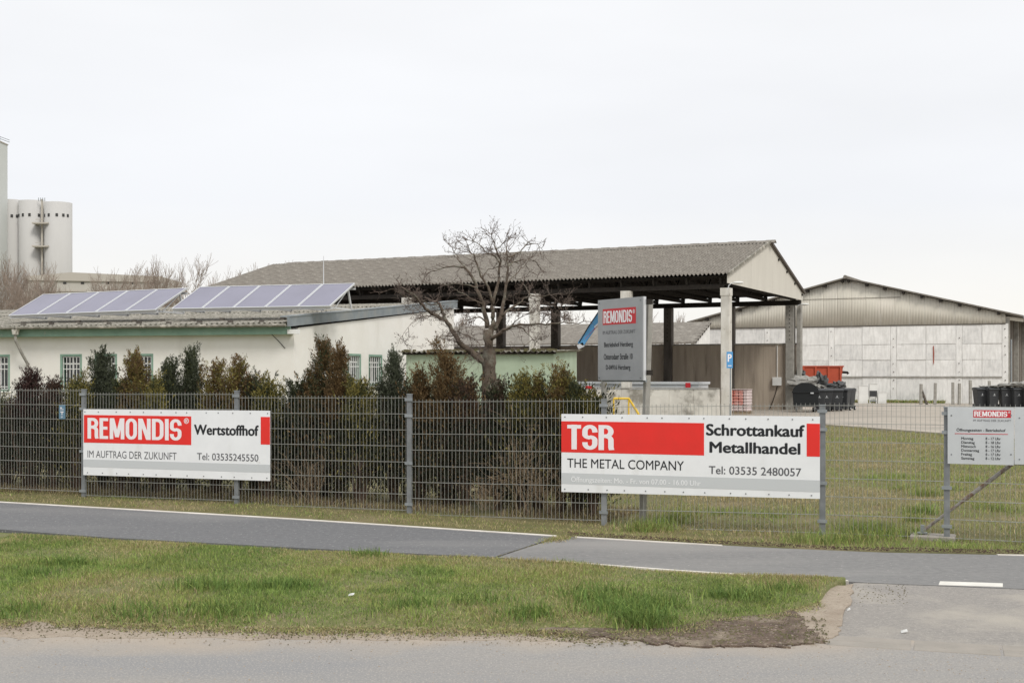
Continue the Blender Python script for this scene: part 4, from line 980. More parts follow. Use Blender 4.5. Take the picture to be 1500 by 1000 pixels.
# red skip
t = thing('skip', 'red steel skip behind the bins against the far hall', 'skip', P(1201,550,71), R(-4)); t.location.z = 0
k = 71/F; xl, xr = -32*k, 29.5*k; zt = 1.7+12.5*k
MB().prism([(xl+.25,.35),(xr-.25,.35),(xr,zt),(xl,zt)], -.8, .8).build('body', M['skip_red'], t)
MB().box((xl-.04,-.86,zt),(xr+.04,.86,zt+.07)).build('rim', M['skip_red'], t)
for f in (.08,.36,.66,.94): MB().box((xl+(xr-xl)*f-.05,-.88,.45),(xl+(xr-xl)*f+.05,-.803,zt-.003)).build('rib', M['skip_red'], t)
MB().tube([(xr-.05,-.7,zt-.28),(xr+.25,-.7,zt-.30),(xr+.3,-.7,zt-.38)], .07, 8).build('lifting_lug', M['dark_wood'], t)
MB().box((xl+.4,-.7,0),(xr-.4,.7,.35)).build('skid', M['tyre'], t)
# cabinets and stumps by the hall
for px0, px1, y0, y1, lab, nm in ((1249.8,1263,564.8,590,'plain white cabinet, left of the three beside the far hall','electrical_cabinet'),(1277.5,1289.5,574,590,'lowest white cabinet, right of the three beside the far hall','electrical_cabinet'),
                     (1265.2,1276.6,562,583.5,'tall white cabinet with dark vent, middle one beside the far hall','vented_cabinet')):
    Y = 80.0; c = P((px0+px1)/2, 550, Y); w_ = (px1-px0)*Y/F
    t = thing(nm, lab, 'cabinet', (c.x, c.y-1.2, 0), R(-10)); h = 1.7-(y0-550)*Y/F
    z_ = .42 if nm == 'vented_cabinet' else .0
    MB().box((-w_/2,-.2,z_),(w_/2,.25,h)).build('body', M['cabinet'], t, bevel=.012)
    MB().box((-w_/2-.02,-.22,h+.001),(w_/2+.02,.27,h+.03)).build('top', M['cabinet'], t)
    if z_:
        MB().box((-w_/2+.02,-.215,.42),(w_/2-.02,-.203,.78)).build('vent', M['dark_opening'], t)
        for s in (-1,1): MB().box((s*w_/2*.8-.03,-.15,0),(s*w_/2*.8+.03,.2,.42)).build('leg', M['cabinet'], t)
        MB().box((-w_/2+.05,-.17,.12),(w_/2-.05,.15,.2)).build('shelf', M['galv'], t)
    else: MB().box((-w_/2+.04,-.209,.1),(w_/2-.04,-.203,h-.06)).build('door', M['cabinet'], t)
gp = 'old fence posts before the far hall'
for px, yt, dx, lab in ((1349,562,0,'old concrete post with a leaning stay, leftmost before the hall wall'),(1369.5,560.5,0,'old concrete post right of the one with the leaning stay'),
      (1396,559.5,0,'left one of two close old posts before the hall wall'),(1405,561,0,'shorter right one of two close old posts before the hall wall'),
      (1421.5,556.5,0,'tall old post just left of the right row of bins'),(1449,557.5,0,'old post showing above the second bin of the right row')):
    Y = 75; p = P(px, 550, Y); h = 1.7-(yt-550)*Y/F
    t = thing('old_post', lab, 'post', (p.x,p.y,0), random.uniform(-.2,.2), gp)
    MB().bar((0,0,-.1),(random.uniform(-.03,.03),0,h),.16,.13,up=(0,1,0)).build('shaft', M['conc_post'], t, bevel=.015)
    if px == 1349: MB().bar((.36,-.1,-.1),(.04,0,h*.72),.11,.11,up=(0,1,0)).build('stay', M['brown_wood'], t)
# ------------------------------------------------------------------ vegetation
def leaves(base, R_, H, m_leaf, rs, plumes, per, size, low=.25, dens_low=.5):
    """plumes of small flat sprays over the surface of a lumpy spire; returns quads (n,4,3)"""
    out = []
    ph = rs.uniform(0, 6.28, 4)
    for i in range(plumes):
        h = rs.random()**.85
        if h < low*.8 and rs.random() > dens_low: continue
        a = rs.uniform(0, 2*math.pi)
        prof = (min(1, (h+.12)/.30))**.6 * (1-h)**.85 * (1+.22*math.sin(3*a+ph[0]+h*7)+.15*math.sin(7*a+ph[1]-h*11))
        rad = R_*1.12*prof*rs.uniform(.5, 1.08)
        p = np.array([base[0]+rad*math.cos(a), base[1]+rad*math.sin(a), base[2]+H*h*.93])
        out.append((p, np.array([math.cos(a)*.45, math.sin(a)*.45, 1.0]), h))
    n = len(out)
    P0 = np.array([o[0] for o in out]); D = np.array([o[1] for o in out]); D += rs.normal(0, .18, D.shape); D /= np.linalg.norm(D, axis=1)[:, None]
    ln = rs.uniform(.13, .26, n)*size
    P0 = np.repeat(P0, per, 0); DD = np.repeat(D, per, 0); LN = np.repeat(ln, per)
    t = rs.random(len(P0)); w_ = (1-t)*.30*LN+.012
    c = P0 + DD*(t*LN)[:, None] + rs.normal(0, 1, P0.shape)*w_[:, None]*.55
    u = DD*.9 + rs.normal(0, .34, DD.shape); u /= np.linalg.norm(u, axis=1)[:, None]
    v = np.cross(u, rs.normal(0, 1, u.shape)); v /= np.linalg.norm(v, axis=1)[:, None]
    l = rs.uniform(.011, .024, len(c))[:, None]*size**.5; wd = l*rs.uniform(.18, .36, (len(c), 1))
    q = np.stack([c-u*l, c+v*wd, c+u*l, c-v*wd], 1)
    return q[q[:, :, 2].min(1) > .02]
def quads_obj(name, q, m, parent=None, mi=None):
    n = len(q); me = mesh_np(name, q.reshape(-1, 3), np.arange(4*n).reshape(n, 4), mi); return link(name, me, parent, m)
def stems(mb, base, R_, H, rs, n=14):
    for i in range(n):
        a = rs.uniform(0, 6.28); r_ = R_*rs.uniform(.2, .75); h = H*rs.uniform(.35, .7)
        p0 = Vector((base[0]+r_*.25*math.cos(a), base[1]+r_*.25*math.sin(a), -.05)); p2 = Vector((base[0]+r_*math.cos(a), base[1]+r_*math.sin(a), h))
        p1 = (p0+p2)/2 + Vector(rs.uniform(-.06, .06, 3)); mb.tube([p0, p1, p2], [.013, .009, .004], 4, False)
hedge = [  # photo column, top row, width px, material, second material, distance behind fence, label, extra spires
 (-28,566,70,'thuja_green','thuja_gold',1.0,'dark green thuja cut by the left edge of the photo',[]),
 (10,588,60,'thuja_green','thuja_gold',1.3,'low green thuja between the left edge and the maroon cone',[(0,585,30)]),
 (46,531,62,'thuja_maroon','thuja_maroon',1.1,'dark maroon brown conical thuja in front of the downpipe',[(44,560,40)]),
 (79,549,24,'dead_brown','dead_brown',1.0,'thin purplish brown half bare thuja beside the maroon cone',[]),
 (114,548,46,'thuja_gold','thuja_green',1.0,'golden green thuja at the first tall fence post on the left',[(106,556,20),(122,540,16)]),
 (149,499,44,'thuja_blue','thuja_blue',1.5,'slim blue green thuja with pointed tip before the third barred window',[(160,520,26),(141,520,22)]),
 (175,548,40,'thuja_green','thuja_green',1.2,'short dark green thuja in the dip between two taller ones',[]),
 (198,505,44,'thuja_orange','thuja_gold',1.2,'rusty olive thuja with several tips before the fourth barred window',[(188,512,20),(206,506,22),(212,530,24)]),
 (228,548,40,'thuja_gold','thuja_green',1.0,'golden tipped thuja right of the barred windows',[(234,540,20)]),
 (250,518,38,'thuja_blue','thuja_green',1.4,'grey green thuja with loose twin tips',[(243,530,22),(258,517,20)]),
 (281,499,34,'thuja_blue','thuja_green',1.6,'tall narrow dark green thuja before the blank white wall',[(288,501,20),(276,515,18)]),
 (317,517,36,'thuja_orange','thuja_gold',1.2,'olive brown thuja, first of the broad group left of centre',[(303,530,22)]),
 (349,517,42,'thuja_orange','thuja_gold',1.1,'bronze thuja with two upright horns',[(343,519,17),(354,516,17),(332,530,24)]),
 (373,540,40,'thuja_orange','thuja_green',1.2,'bronze green thuja behind the upper right of the left banner',[(366,545,20)]),
 (392,550,42,'thuja_gold','thuja_green',1.0,'low yellow green thuja above the right end of the left banner',[(386,546,16),(410,558,26)]),
 (436,552,48,'thuja_green','thuja_blue',1.3,'low dark green thuja at the corner of the white building',[(430,556,20)]),
 (456,528,40,'thuja_orange','thuja_green',1.2,'brownish thuja stepping up to the tallest spire',[(462,526,20)]),
 (475,479,40,'thuja_orange','thuja_green',1.4,'tallest bronze thuja spire before the side of the white building',[(472,488,18)]),
 (497,493,36,'thuja_orange','thuja_orange',1.2,'second tall bronze spire, just right of the tallest',[(502,515,20)]),
 (527,549,50,'thuja_gold','thuja_green',1.1,'low golden green thuja below the side windows',[(516,545,20),(538,560,20)]),
 (577,497,40,'thuja_blue','thuja_blue',1.5,'blue green pointed thuja right of the side windows',[(584,515,22),(566,530,24)]),
 (614,526,34,'thuja_orange','thuja_orange',1.2,'narrow rusty thuja just right of the middle fence post',[]),
 (655,499,66,'thuja_orange','thuja_orange',1.2,'broad rusty brown thuja left of the bare tree trunk',[(638,489,30),(652,500,34),(672,520,36)]),
 (682,548,44,'dead_brown','thuja_orange',1.0,'reddish half dead thuja beside the trunk of the bare tree',[(690,555,18)]),
 (729,560,44,'dead_brown','thuja_green',1.2,'sparse browned thuja right behind the bare tree trunk',[(734,552,12)]),
 (764,543,42,'thuja_gold','thuja_green',1.2,'yellow green thuja, first right of the bare tree',[(757,548,20),(770,541,16)]),
 (789,545,40,'thuja_gold','thuja_orange',1.3,'olive thuja with thin tip between the yellow and the rusty one',[(790,536,13)]),
 (822,527,48,'thuja_orange','thuja_gold',1.2,'rusty gold thuja in front of the green outbuilding corner',[(815,524,20),(830,532,22)]),
 (846,556,40,'thuja_green','thuja_gold',1.1,'dark green thuja near the right end of the hedge',[(838,550,20)]),
 (868,574,34,'thuja_gold','thuja_green',1.0,'low golden thuja ending the hedge under the grey sign',[]),
]
fol_tot = 0
for i, (px, ty, wp, m1, m2, off, lab, extra) in enumerate(hedge):
    rs = np.random.default_rng(100+i); u = fu(px); b = fw(u, -off); Y = b.y
    b = Vector(((px-750)*Y/F, Y, 0)); s = Y/F
    t = thing('thuja_shrub', lab, 'shrub', b, 0, 'thuja hedge behind the fence')
    H = EYE-(ty-HY)*s; Rr = wp*s*.66
    tips = []
    qs = [leaves((0,0,0), Rr, H*.94, None, rs, int(125+55*H), 58, 1.0)]
    # wide skirt so neighbouring shrubs close up behind the fence
    qs.append(leaves((0,.1,.05), max(Rr*1.3,.42), min(H*.84, 1.30), None, rs, 190, 28, 2.2, low=.2, dens_low=.7))
    for j in range(int(4+wp/9)):          # upright feathery tips; their lit look is put in by the second leaf colour
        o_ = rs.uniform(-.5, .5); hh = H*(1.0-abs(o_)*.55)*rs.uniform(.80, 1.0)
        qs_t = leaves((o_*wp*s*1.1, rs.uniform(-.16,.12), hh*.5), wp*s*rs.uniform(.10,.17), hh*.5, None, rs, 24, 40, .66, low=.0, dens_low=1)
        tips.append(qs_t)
    for (ex, ey, ew) in extra:
        qs.append(leaves(((ex-px)*s, rs.uniform(-.15,.1), .25), ew*s*.62, EYE-(ey-HY)*s-.25, None, rs, 70, 44, .85, low=.5, dens_low=.2))
    n0 = len(qs[0]); n1 = n0+len(qs[1]); n2_ = sum(len(k) for k in qs); q = np.concatenate(qs+tips)
    pm = rs.random((len(q)+45)//46+1) < .30; mi = np.repeat(pm, 46)[:len(q)].astype(np.int32)
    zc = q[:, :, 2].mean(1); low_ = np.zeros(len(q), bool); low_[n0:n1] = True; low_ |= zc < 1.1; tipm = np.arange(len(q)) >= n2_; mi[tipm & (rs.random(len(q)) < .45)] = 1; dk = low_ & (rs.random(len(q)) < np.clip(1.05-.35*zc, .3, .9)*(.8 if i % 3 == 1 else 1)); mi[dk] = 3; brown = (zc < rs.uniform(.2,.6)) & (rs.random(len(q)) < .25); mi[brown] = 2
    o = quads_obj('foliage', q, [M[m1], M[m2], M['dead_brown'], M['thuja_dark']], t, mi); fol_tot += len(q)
    mb = MB(); stems(mb, (0,0,0), Rr, H, rs, 22); mb.tube([(0,0,-.05),(.02,.02,H*.7)], [.035,.008], 6, False); mb.build('stem', M['stem'], t, fix=False)
print('hedge quads', fol_tot)

# bare tree behind the hedge
class Tw:
    def __init__(s): s.a = []; s.b = []; s.r = []; s.q = []
    def seg(s, a, b, r0, r1): s.a.append(a); s.b.append(b); s.r.append(r0); s.q.append(r1)
    def mesh(s, name, n=3):
        A = np.array(s.a, float); B = np.array(s.b, float); r0 = np.array(s.r)[:, None]; r1 = np.array(s.q)[:, None]
        D = B-A; D /= np.linalg.norm(D, axis=1)[:, None]+1e-9
        ref = np.where(np.abs(D[:, 2:3]) > .9, np.array([[1., 0, 0]]), np.array([[0, 0, 1.]])); U = np.cross(D, ref); U /= np.linalg.norm(U, axis=1)[:, None]; W_ = np.cross(D, U)
        V = []
        for k in range(n):
            c, s_ = math.cos(2*math.pi*k/n), math.sin(2*math.pi*k/n); V += [A+(U*c+W_*s_)*r0, B+(U*c+W_*s_)*r1]
        V = np.stack(V, 1).reshape(-1, 3); m = len(A); base = np.arange(m)[:, None]*2*n; Fc = []
        for k in range(n): k2 = (k+1) % n; Fc.append(base+np.array([[2*k, 2*k2, 2*k2+1, 2*k+1]]))
        return mesh_np(name, V, np.concatenate(Fc))
rs = random.Random(11)
TY = 18.6
def zp(x, y, dy=0): return P(560+x/4.547, 320+y/4.547, TY+dy)    # from the enlarged crop of the tree
tb = P(716, 600, TY)
TR = thing('bare_tree', 'bare gnarled fruit tree rising behind the hedge in front of the green outbuilding', 'tree', (tb.x, TY, 0))
loc0 = Vector((tb.x, TY, 0))
trunk = [P(718,745,TY),P(718,640,TY),zp(712,1050),zp(708,960),zp(712,880),zp(708,800),zp(702,740)]
trunk[0].z = -.1
MB().tube([p-loc0 for p in trunk], [.17,.12,.108,.112,.09,.08,.065], 12).build('trunk', M['bark'], TR, smooth=True)
limbs = [
 ([(700,965),(655,945),(580,885),(500,820),(440,740),(395,670),(375,620),(357,572)], .095, .030, -.35),
 ([(392,672),(310,640),(250,600),(205,545),(165,500),(110,470)], .055, .014, -.6),
 ([(715,770),(738,700),(736,640),(733,560),(760,480),(782,400),(790,280),(760,180),(740,90),(718,30)], .075, .008, .1),
 ([(700,730),(690,660),(668,570),(625,470),(588,390),(548,335),(500,318),(390,322),(300,352)], .07, .008, .35),
 ([(735,560),(700,460),(655,380),(618,300),(612,240),(575,190),(560,140)], .038, .008, -.2),
 ([(745,740),(790,650),(815,560),(830,440),(842,340),(838,240),(836,155)], .062, .012, .45),
 ([(842,320),(880,290),(925,282),(990,265),(1040,280)], .022, .005, .3),
 ([(838,240),(890,222),(935,195),(965,150),(990,112),(1050,125),(1100,188)], .024, .004, .5),
 ([(725,800),(780,765),(835,735),(900,710),(1000,708),(1120,702),(1240,692),(1350,700)], .05, .010, -.5),
 ([(900,712),(960,740),(1010,790),(1040,830)], .02, .005, -.3),
 ([(800,650),(850,610),(905,578),(960,535),(1010,512),(1090,518),(1170,505)], .036, .006, .2),
 ([(1000,515),(985,470),(955,430),(900,400)], .016, .004, .3),
 ([(790,300),(750,235),(700,205),(640,130),(585,92),(530,78)], .022, .004, .1),
 ([(760,180),(800,130),(830,90),(860,60)], .014, .004, -.2),
 ([(548,335),(500,290),(480,230),(455,190),(430,130)], .018, .004, .4),
 ([(620,460),(560,440),(480,430),(380,440),(290,430)], .024, .005, .6),
 ([(668,570),(600,540),(520,500),(450,460)], .022, .005, -.2),
 ([(205,545),(150,540),(90,500),(30,470),(-20,480)], .018, .004, -.5),
 ([(357,572),(300,580),(230,540),(190,470)], .018, .004, -.2),
 ([(375,620),(330,660),(240,650),(150,700),(90,780)], .014, .003, -.5),
 ([(700,700),(640,655),(580,665),(520,710),(470,760)], .022, .005, -.4),
 ([(440,740),(500,760),(580,790),(640,830)], .016, .004, -.5),
 ([(1040,280),(1080,330),(1060,380)], .010, .003, .3),
 ([(830,440),(900,370),(960,320),(1010,250)], .016, .004, .2),
 ([(660,390),(700,340),(760,330),(850,290)], .014, .004, .2),
 ([(1120,702),(1180,640),(1220,590),(1260,560)], .012, .003, -.4),
 ([(835,735),(900,690),(960,640),(1100,600)], .016, .004, -.6),
]
tw = Tw()
def twigs(p, d, r_, ln, depth, tw, rs, wig=.5, n2=(1,3)):
    q = p; k = rs.randint(2, 3)
    for i in range(k):
        d = (d + Vector((rs.uniform(-wig,wig), rs.uniform(-wig,wig), rs.uniform(-wig,wig)*.9+.02))).normalized()
        q2 = q + d*ln/k*rs.uniform(.7,1.2); tw.seg(q, q2, max(r_,.0016), max(r_*.75,.0014)); q = q2; r_ *= .78
        if depth > 0:
            for j in range(rs.randint(*n2)):
                dd = (d + Vector((rs.uniform(-1,1), rs.uniform(-1,1), rs.uniform(-.6,.8)))).normalized()
                twigs(q, dd, r_*.7, ln*rs.uniform(.45,.7), depth-1, tw, rs, wig, n2)
    # short spur buds
    if rs.random() < .5: tw.seg(q, q+Vector((rs.uniform(-.02,.02),0,rs.uniform(.0,.03))), .004, .003)
for li, (pts, r0, r1, dep) in enumerate(limbs):
    n = len(pts); w3 = []
    for i, (x, y) in enumerate(pts):
        f = i/(n-1); y = y if y > 300 else 300-(300-y)*.74; x = 720+(x-720)*.93; w3.append(zp(x, y, dep*f + (.0 if li < 3 else dep*.3)) - loc0)
    fine = []
    for i in range(n-1):
        for j in range(3):
            p = w3[i].lerp(w3[i+1], j/3); 
            if j or i: p = p + Vector((rs.uniform(-.012,.012), rs.uniform(-.02,.02), rs.uniform(-.012,.012)))
            fine.append(p)
    fine.append(w3[-1]); m = len(fine); rad = [.6*(r0+(r1-r0)*(i/(m-1))**.8) for i in range(m)]
    MB().tube(fine, rad, 7).build('limb', M['bark'], TR, smooth=True, fix=False)
    for i in range(2, m):
        for _ in range(2 if r0 > .03 else 2):
            if rs.random() < (.22 + .36*i/m):
                d = (fine[i]-fine[i-1]).normalized(); dd = (d*.5+Vector((rs.uniform(-1,1), rs.uniform(-1,1), rs.uniform(-.7,.8)))).normalized()
                twigs(fine[i], dd, .0055, rs.uniform(.14,.32)*(1.1 if fine[i].z < 2.3 else (.8 if fine[i].z < 3 else .7)), 2 if rs.random() < (.6 if fine[i].z < 2.9 else .12) else 1, tw, rs)
    twigs(fine[-1], (fine[-1]-fine[-2]).normalized(), max(r1*.8,.004), .20, 1, tw, rs)
o = link('twigs', tw.mesh('twigs'), TR, M['twig']); tag(o, kind='stuff'); print('twigs', len(tw.a))

# distant bare trees
def far_tree_mesh(seed, H, Wd, dens=5):
    rs = random.Random(seed); tw = Tw(); tk = Tw()
    def grow(p, d, r_, ln, depth):
        q = p
        for i in range(3):
            d = (d + Vector((rs.uniform(-.18,.18), rs.uniform(-.18,.18), rs.uniform(-.02,.14)))).normalized(); q2 = q+d*ln/3
            (tk if depth >= 4 else tw).seg(q, q2, max(r_,.012), max(r_*.82,.010)); q = q2; r_ *= .82
            if depth > 0 and (i > 0 or depth < 5):
                for j in range(2):
                    dd = (d + Vector((rs.uniform(-.8,.8)*Wd, rs.uniform(-.8,.8)*Wd, rs.uniform(-.1,.5)))).normalized()
                    grow(q, dd, r_*.6, ln*rs.uniform(.5,.72), depth-1)
    grow(Vector((0,0,-.2)), Vector((0,0,1)), H*.014, H*.38, dens)
    mx_ = max(b[2] for b in tw.b); 
    for T_ in (tw, tk):
        T_.a = [Vector(v)*(H/mx_) for v in T_.a]; T_.b = [Vector(v)*(H/mx_) for v in T_.b]
    return tk.mesh('trunk', 5), tw.mesh('crown', 3)
ft = [far_tree_mesh(21, 10, .75, 4), far_tree_mesh(22, 10, 1.0, 4), far_tree_mesh(25, 10, .85, 4)]
print('far tree faces', [len(a[1].polygons) for a in ft])
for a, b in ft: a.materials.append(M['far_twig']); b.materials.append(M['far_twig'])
FT = [(-18,372,1,'bare tree at the extreme left edge before the silo tower'),(6,370,0,'tall bare tree before the silo tower, second from the left edge'),(28,384,2,'bare tree before the left silo bin'),
      (52,376,1,'reddish bare tree below the gap between the silo bins'),(76,392,0,'bare tree before the right silo bin'),(96,404,2,'small bare tree where the warehouse roof begins'),
      (148,390,0,'slim bare tree before the middle of the warehouse'),(163,383,2,'taller bare tree before the middle of the warehouse'),(192,388,1,'low rounded bare tree before the right half of the warehouse'),
      (228,374,0,'tall bare tree at the right end of the warehouse'),(262,390,2,'bushy bare tree just right of the warehouse'),(279,371,1,'largest round bare tree between warehouse and shed roof'),
      (312,388,0,'small bare tree close to the left end of the shed roof'),(357,378,2,'bare treetop above the left slope of the shed roof'),(392,380,1,'bare treetop touching the left part of the shed ridge'),
      (668,455,0,'small bare tree seen under the shed roof left of the tree trunk'),(845,450,1,'bare tree seen under the shed roof behind the blue crane'),(962,448,2,'bare tree under the shed roof right of the grey sign'),(985,456,0,'lower bare tree under the shed roof, farther right of the grey sign')]
rs = random.Random(5)
for i, (px, ty, k, lab) in enumerate(FT):
    Y = 125+rs.uniform(-15,20) if px < 500 else 130; H = EYE-(ty-HY)*Y/F
    t = thing('distant_tree', lab, 'tree', ((px-750)*Y/F, Y, 0), rs.uniform(0,6.28), 'bare trees in the distance')
    t.scale = (H/10*.85, H/10*.85, H/10)
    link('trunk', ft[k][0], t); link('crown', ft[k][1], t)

# ------------------------------------------------------------------ grass
def grass(name, pts, h, hs, lean, wd, m, rs, mi=None, seg=True, zf=hz):
    n = len(pts); z = np.array([zf(x, y) for x, y in pts]) - .008
    a = rs.uniform(0, 2*math.pi, n); hh = h*rs.uniform(1-hs, 1+hs, n); w_ = wd*rs.uniform(.6, 1.4, n)
    la = rs.uniform(0, 2*math.pi, n); ll = np.abs(rs.normal(0, lean, n))*hh
    B = np.stack([pts[:,0], pts[:,1], z], 1); S = np.stack([np.cos(a)*w_, np.sin(a)*w_, np.zeros(n)], 1)
    Mid = B + np.stack([np.cos(la)*ll*.35, np.sin(la)*ll*.35, hh*.55], 1); Tp = B + np.stack([np.cos(la)*ll, np.sin(la)*ll, hh*np.clip(1-.25*ll/hh, .4, 1)], 1)
    Q1 = np.stack([B-S, B+S, Mid+S*.8, Mid-S*.8], 1); Q2 = np.stack([Mid-S*.8, Mid+S*.8, Tp+S*.12, Tp-S*.12], 1)
    V = np.concatenate([Q1, Q2], 1).reshape(-1, 3); idx = np.arange(n)[:, None]*8
    V2 = np.stack([B-S, B+S, Mid+S*.8, Mid-S*.8, Tp+S*.12, Tp-S*.12], 1).reshape(-1, 3); idx = np.arange(n)[:, None]*6
    Fc = np.concatenate([idx+np.array([[0,1,2,3]]), idx+np.array([[3,2,4,5]])], 0)
    mm = None if mi is None else np.concatenate([mi, mi])
    return tag(link(name, mesh_np(name, V2, Fc, mm), None, m), kind='stuff')
def gm(n, a, b_, sc_=1.2): return mat(n, a, b_, rough=.7, scale=sc_, island=.45, spec=.25, trans=.25, detail=4)
M['g_green'] = gm('grass_green', (.23,.32,.082), (.275,.32,.09))
M['g_deep'] = gm('grass_deep', (.12,.20,.048), (.145,.21,.055))
M['g_olive'] = gm('grass_olive', (.29,.285,.11), (.325,.29,.125))
M['g_straw'] = gm('grass_straw', (.46,.38,.22), (.38,.30,.17))
GM = [M['g_green'], M['g_deep'], M['g_olive'], M['g_straw']]
def vnoise(x, y, s, o=0): return mnoise.noise(Vector((x*s+o, y*s-o, o*.37)))
def sample(n, x0, x1, y0, y1, rs, dens):
    out = []
    X_ = rs.uniform(x0, x1, n); Y_ = rs.uniform(y0, y1, n); K = rs.random(n)
    for x, y, k in zip(X_, Y_, K):
        if abs(x) > y*.42+.6: continue
        if k < dens(x, y): out.append((x, y))
    return np.array(out)
def choose(pts, rs, f):
    return np.array([f(x, y, r_) for (x, y), r_ in zip(pts, rs.random(len(pts)))], np.int32)
r1 = np.random.default_rng(31)
def dverge(x, y):
    a, b = vn(x)+.06*vnoise(x,y,4,9), near(x)-.02
    if y < a or y > b or x > 2.8: return 0
    e = min(1, (y-a)/.25)
    return e*(.68+.6*vnoise(x, y, 1.3, 2)+.35*vnoise(x,y,4,5))
def cverge(x, y, r_):
    g = vnoise(x, y, .9, 4)+.35*vnoise(x, y, 3, 6); fr = (near(x)-y)/max(.1,near(x)-vn(x))     # 0 at the path, 1 at the road
    dry = sst((.40-fr)/.35)*.45 + .11 + g*.65
    if r_ < dry*.55: return 3
    if r_ < dry*1.25+.12: return 2
    return 1 if (g < -.12 and r_ > .55) else 0
def verge_h(x, y): return hv(x, y)
pts = sample(450000, -5.2, 2.8, 8.2, 14.6, r1, dverge)
hgt = np.array([.024+.018*max(0, vnoise(x,y,1.1,4)*-1.2+.35)+.02*max(0,vnoise(x,y,3,1)) for x, y in pts]); sh = np.array([sst((near(x)-y)/.35)*.6+.4 for x, y in pts])
print('verge', len(pts)); grass('verge_grass', pts, hgt*sh, .45, .8, .0023, GM, r1, choose(pts, r1, cverge), zf=verge_h)
# tall tufts
def tufts(name, cs, m, rs, zf, n=160, h=.15):
    A = []; 
    for (x, y, r_, k) in cs: A.append(np.stack([rs.normal(x, r_*.45, int(n*k)), rs.normal(y, r_*.35, int(n*k))], 1))
    A = np.concatenate(A); hh = np.concatenate([np.full(int(n*k), h*k**.3) for *_, k in cs])
    return grass(name, A, hh, .45, .75, .0030, m, rs, rs.choice([0,0,1,2], len(A)).clip(0, 2).astype(np.int32), zf=zf)
tc_ = [(*G(px, py)[:2], r_, k) for px, py, r_, k in ((100,832,.28,2.2),(50,848,.2,1),(300,868,.35,2.5),(330,905,.4,2),(400,868,.25,2),(430,868,.2,1.5),(880,880,.4,2),(905,905,.3,2.5),(945,918,.28,3.5),(960,895,.3,2.5),(885,890,.3,2),(775,910,.25,1.8),(1060,880,.25,1.5),(1100,885,.3,1.8),(540,820,.2,1),(835,828,.15,.7),(600,895,.3,1.2),(700,890,.3,1.2),(1150,872,.25,1.2),(200,905,.3,1.4),(30,900,.3,1.2))]
tufts('grass_tufts', tc_, [M['g_deep'],M['g_deep'],M['g_green']], r1, verge_h, 190, .075)
def dstrip(x, y):
    d_ = y-far(x)-.12
    if d_ < 0: return 0
    return min(1, d_/.15+.15)*(.5+.5*vnoise(x,y,2,3))
def cstrip(x, y, r_):
    g = vnoise(x, y, 1.2, 8); gr = .30 + .5*sst((x-3.2)/.8) + g*.5
    if r_ < gr: return 0 if r_ > .08 else 1
    return 2 if r_ < gr+.35 else 3
pts = sample(190000, -8, 7.5, 12, 19.8, r1, lambda x, y: dstrip(x, y) if y < far(x)+1.5 else 0)
hs_ = np.array([.03+.03*abs(vnoise(x,y,2.5,1))+.02*(x > 3) for x, y in pts]); print('strip', len(pts))
grass('strip_grass', pts, hs_, .5, .9, .0026, GM, r1, choose(pts, r1, cstrip))
def cl(x, y, r_):
    g = vnoise(x, y, .45, 12)+.5*vnoise(x, y, 1.6, 3)
    gr = .24+g*.65
    if r_ < gr: return 0 if r_ > .05 else 1
    return 2 if r_ < gr+.42 else 3
def dl_(x, y):
    if y < far(x)+1.3 or y > yin(x): return 0
    return max(0, .7+.5*vnoise(x,y,1.1,7))*min(1, (22/y)**1.6)
pts = sample(300000, 0.4, 14, 12.8, 46, r1, dl_)
hs_ = np.array([.04+.045*max(0,vnoise(x,y,1.2,5)+.2) for x, y in pts]); print('lawn', len(pts))
grass('lawn_grass', pts, hs_*np.clip(pts[:,1]/20,1,1.6), .5, .95, .0034*1, GM, r1, choose(pts, r1, cl))
lt = [(*G(px, py)[:2], r_, k) for px, py, r_, k in ((1356,720,.28,2.4),(1350,746,.25,2.8),(1340,757,.2,1.5),(1265,772,.4,3),(1230,785,.5,3),(1300,778,.5,3.5),(1190,790,.4,2),(1280,697,.4,1.5),(1310,695,.4,1.5),(1325,712,.3,1.3),(1445,738,.3,1.2),(1470,742,.3,1.2),(950,770,.35,3),(985,760,.3,2.5),(1000,750,.25,1.2),(1130,750,.3,1),(1060,745,.3,1.2),(1420,700,.3,1.0),(1400,712,.3,1.2))]
tufts('lawn_tufts', lt, GM, r1, hz, 150, .10)
# tall dry stalks among the lawn and below the hedge
def stalks(name, pts, h, m, rs):
    return grass(name, pts, h, .5, 1.0, .0022, m, rs, None)
hp = []
for _ in range(26000):
    u = r1.uniform(fu(-90), fu(885)); o_ = r1.uniform(.2, 1.9)
    p = fw(u, -o_)
    if vnoise(p.x, p.y, 1.5, 3) > -.25: hp.append((p.x, p.y))
grass('hedge_undergrowth', np.array(hp), .075, .7, 1.0, .0028, [M['g_straw'], M['stem'], M['g_olive']], r1, r1.choice([0,0,1,1,1,2], len(hp)).astype(np.int32))
